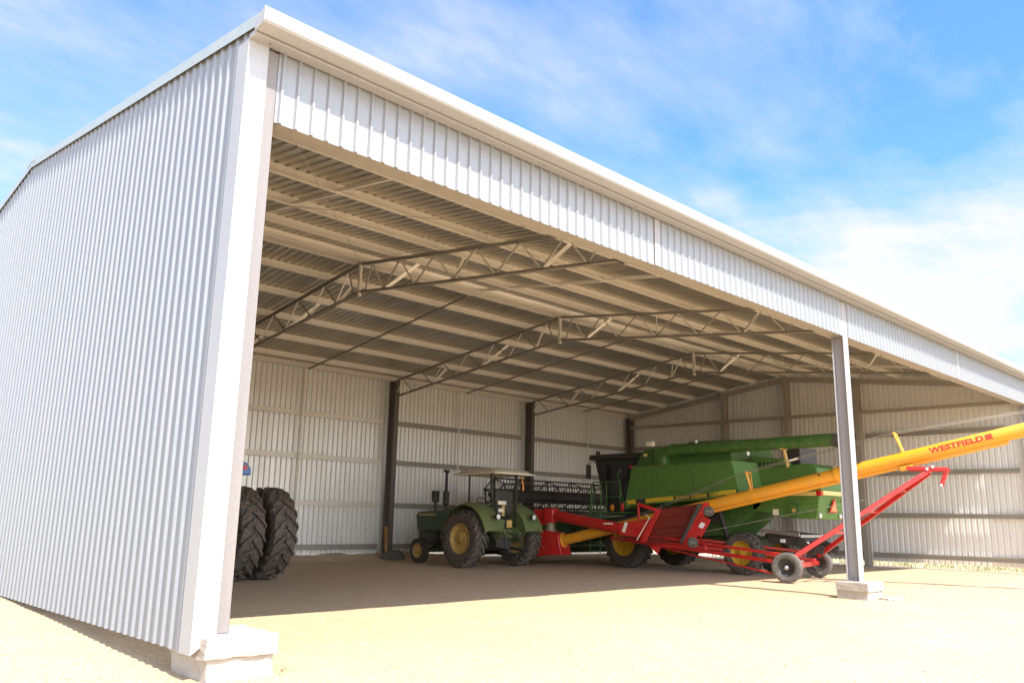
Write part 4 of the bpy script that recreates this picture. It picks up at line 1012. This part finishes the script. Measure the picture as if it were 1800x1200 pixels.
mb = MB(); mb.beam(A(-.26, 2.92, 3.08), A(-.26, 3.92, 3.04), .03, .10); mb.beam(A(.26, 2.92, 3.08), A(.26, 3.92, 3.04), .03, .10); mb.beam(A(-.28, 3.42, 3.02), A(.28, 3.42, 3.02), .10, .10)
mb.beam(A(-.2, 3.88, 3.04), A(-.2, 3.72, 2.60), .09, .11, (0, 1, 0)); car = mb.build('trolley', 'red', au, bevel=.01)
mb = MB()
for q in (A(-.285, 3.42, 3.05), A(-.285, 3.56, 3.10), A(-.25, 3.72, 2.62)): mb.sphere(q, .04)
each(mb, 'trolley_pin', 'lamp', car)
mb = MB(); mb.beam(A(0, 2.72, TZ(2.72) - .25), A(0, 3.06, TZ(3.06) - .27), .24, .14); mb.build('track_stop', 'auger', tubo, bevel=.02)

# ------------------------------------------------------------------ plank and sack at the foot of the second back column
pk = MB(); pk.beam((0, 0, 0), (.14, .28, 1.15), .11, .035, (0, 1, 0)); pk = pk.build('plank', 'wood', None, bevel=.004); pk.location = (14.44, 17.05, hgt(14.44, 17.05))
tag(pk, 'short orange wooden plank leaning against a dark back column', 'plank')
bm = bmesh.new(); bmesh.ops.create_icosphere(bm, subdivisions=4, radius=1)
from mathutils import noise as nz
for v in bm.verts:
    k = 1 + .30 * nz.noise(v.co * 1.3) + .14 * nz.noise(v.co * 3.5 + Vector((3, 1, 0))); v.co = Vector((v.co.x * .48 * k, v.co.y * .28 * k, max(-.4, v.co.z * k) * .26))
me = bpy.data.meshes.new('sack'); bm.to_mesh(me); bm.free(); me.materials.append(M['sack']); me.polygons.foreach_set('use_smooth', [True] * len(me.polygons))
sk = bpy.data.objects.new('sack', me); C.objects.link(sk); sk.location = (14.75, 17.0, hgt(14.75, 17.0) + .09); tag(sk, 'crumpled dark grey sack on the ground at the foot of a back column', 'sack')

# ------------------------------------------------------------------ sun and sky
az = math.radians(11)                                    # sun stands in front of the shed, a little to the left of square-on
el = math.radians(52.6)
sdir = Vector((-math.sin(az) * math.cos(el), -math.cos(az) * math.cos(el), math.sin(el)))
sun = bpy.data.lights.new('sun', 'SUN'); sun.energy = 3.5; sun.angle = math.radians(.5); sun.color = (1.0, .955, .88)
so = bpy.data.objects.new('sun', sun); C.objects.link(so); so.rotation_euler = sdir.to_track_quat('Z', 'Y').to_euler(); so.location = (-10, -20, 30)

w = bpy.data.worlds.new('World'); S.world = w; w.use_nodes = True; nt = w.node_tree; bg = nt.nodes['Background']
sky = nt.nodes.new('ShaderNodeTexSky'); sky.sky_type = 'NISHITA'; sky.sun_disc = False; sky.sun_elevation = el
sky.sun_rotation = math.atan2(sdir.x, sdir.y); sky.air_density = 1.0; sky.dust_density = .3; sky.ozone_density = 2.0
tc = nt.nodes.new('ShaderNodeTexCoord'); sx = nt.nodes.new('ShaderNodeSeparateXYZ'); link(nt, tc.outputs['Generated'], sx.inputs[0])
# project the view direction on a flat cloud layer
mx = nt.nodes.new('ShaderNodeMath'); mx.operation = 'MAXIMUM'; link(nt, sx.outputs['Z'], mx.inputs[0]); mx.inputs[1].default_value = .03
ad = nt.nodes.new('ShaderNodeMath'); ad.operation = 'ADD'; link(nt, mx.outputs[0], ad.inputs[0]); ad.inputs[1].default_value = .12
dv = nt.nodes.new('ShaderNodeVectorMath'); dv.operation = 'DIVIDE'; link(nt, tc.outputs['Generated'], dv.inputs[0])
cb_ = nt.nodes.new('ShaderNodeCombineXYZ')
for i in range(3): link(nt, ad.outputs[0], cb_.inputs[i])
link(nt, cb_.outputs[0], dv.inputs[1])
mp = nt.nodes.new('ShaderNodeMapping'); mp.inputs['Scale'].default_value = (1.0, 1.0, .0); mp.inputs['Rotation'].default_value = (0, 0, math.radians(20)); mp.inputs['Location'].default_value = (6.8, 6.6, 0)
link(nt, dv.outputs[0], mp.inputs['Vector'])
n1 = nt.nodes.new('ShaderNodeTexNoise'); n1.inputs['Scale'].default_value = .8; n1.inputs['Detail'].default_value = 9; n1.inputs['Roughness'].default_value = .56; n1.inputs['Distortion'].default_value = .35; link(nt, mp.outputs[0], n1.inputs['Vector'])
mp2 = nt.nodes.new('ShaderNodeMapping'); mp2.inputs['Scale'].default_value = (.8, 2.0, 0); mp2.inputs['Rotation'].default_value = (0, 0, math.radians(-35)); link(nt, dv.outputs[0], mp2.inputs['Vector'])
n2 = nt.nodes.new('ShaderNodeTexNoise'); n2.inputs['Scale'].default_value = 1.9; n2.inputs['Detail'].default_value = 8; n2.inputs['Roughness'].default_value = .6; link(nt, mp2.outputs[0], n2.inputs['Vector'])
mm = nt.nodes.new('ShaderNodeMath'); mm.operation = 'MULTIPLY_ADD'; link(nt, n2.outputs['Fac'], mm.inputs[0]); mm.inputs[1].default_value = .55; link(nt, n1.outputs['Fac'], mm.inputs[2])
# more cloud low down
hz = nt.nodes.new('ShaderNodeMapRange'); link(nt, sx.outputs['Z'], hz.inputs['Value']); hz.inputs['From Min'].default_value = .10; hz.inputs['From Max'].default_value = .62; hz.inputs['To Min'].default_value = .10; hz.inputs['To Max'].default_value = -.06
m4 = nt.nodes.new('ShaderNodeMath'); m4.operation = 'ADD'; link(nt, mm.outputs[0], m4.inputs[0]); link(nt, hz.outputs['Result'], m4.inputs[1])
cm = ramp(nt, m4.outputs[0], [(.64, (0, 0, 0)), (.79, (.32, .32, .32)), (.96, (1, 1, 1))])
skb = mix(nt, 1.0, sky.outputs['Color'], (.50, .725, 1.0), 'MULTIPLY')
dt = nt.nodes.new('ShaderNodeVectorMath'); dt.operation = 'DOT_PRODUCT'; link(nt, tc.outputs['Generated'], dt.inputs[0]); dt.inputs[1].default_value = sdir
gl = nt.nodes.new('ShaderNodeMapRange'); link(nt, dt.outputs['Value'], gl.inputs['Value']); gl.inputs['From Min'].default_value = .1; gl.inputs['From Max'].default_value = 1.0
cl = mix(nt, gl.outputs['Result'], (2.45, 2.5, 2.58), (22., 21.5, 20.5))      # unseen cloud towards the sun boosted as added fill for the interior
skc = mix(nt, cm, skb, cl)
link(nt, skc, bg.inputs['Color']); bg.inputs['Strength'].default_value = .15

# ------------------------------------------------------------------ camera
cam = bpy.data.cameras.new('camera'); co = bpy.data.objects.new('camera', cam); C.objects.link(co)
r_ = Vector((.7166312, -.6971957, .0189175)); u_ = Vector((-.1608406, -.1388101, .9771704)); f_ = Vector((.6786531, .7033135, .2116131))
mw = Matrix.Identity(4)
for i in range(3): mw[i][0] = r_[i]; mw[i][1] = u_[i]; mw[i][2] = -f_[i]
mw.translation = Vector((-3.5101, -7.8730, 1.5522))
co.matrix_world = mw
cam.sensor_width = 36; cam.lens = 1434.98 / 1800 * 36; cam.clip_start = .05; cam.clip_end = 3000
S.camera = co

vs_ = S.view_settings; vs_.view_transform = 'Standard'; vs_.look = 'None'; vs_.gamma = 1; vs_.exposure = 1.42; vs_.use_curve_mapping = False
S.cycles.max_bounces = 10; S.cycles.diffuse_bounces = 6
S.cycles.use_adaptive_sampling = True
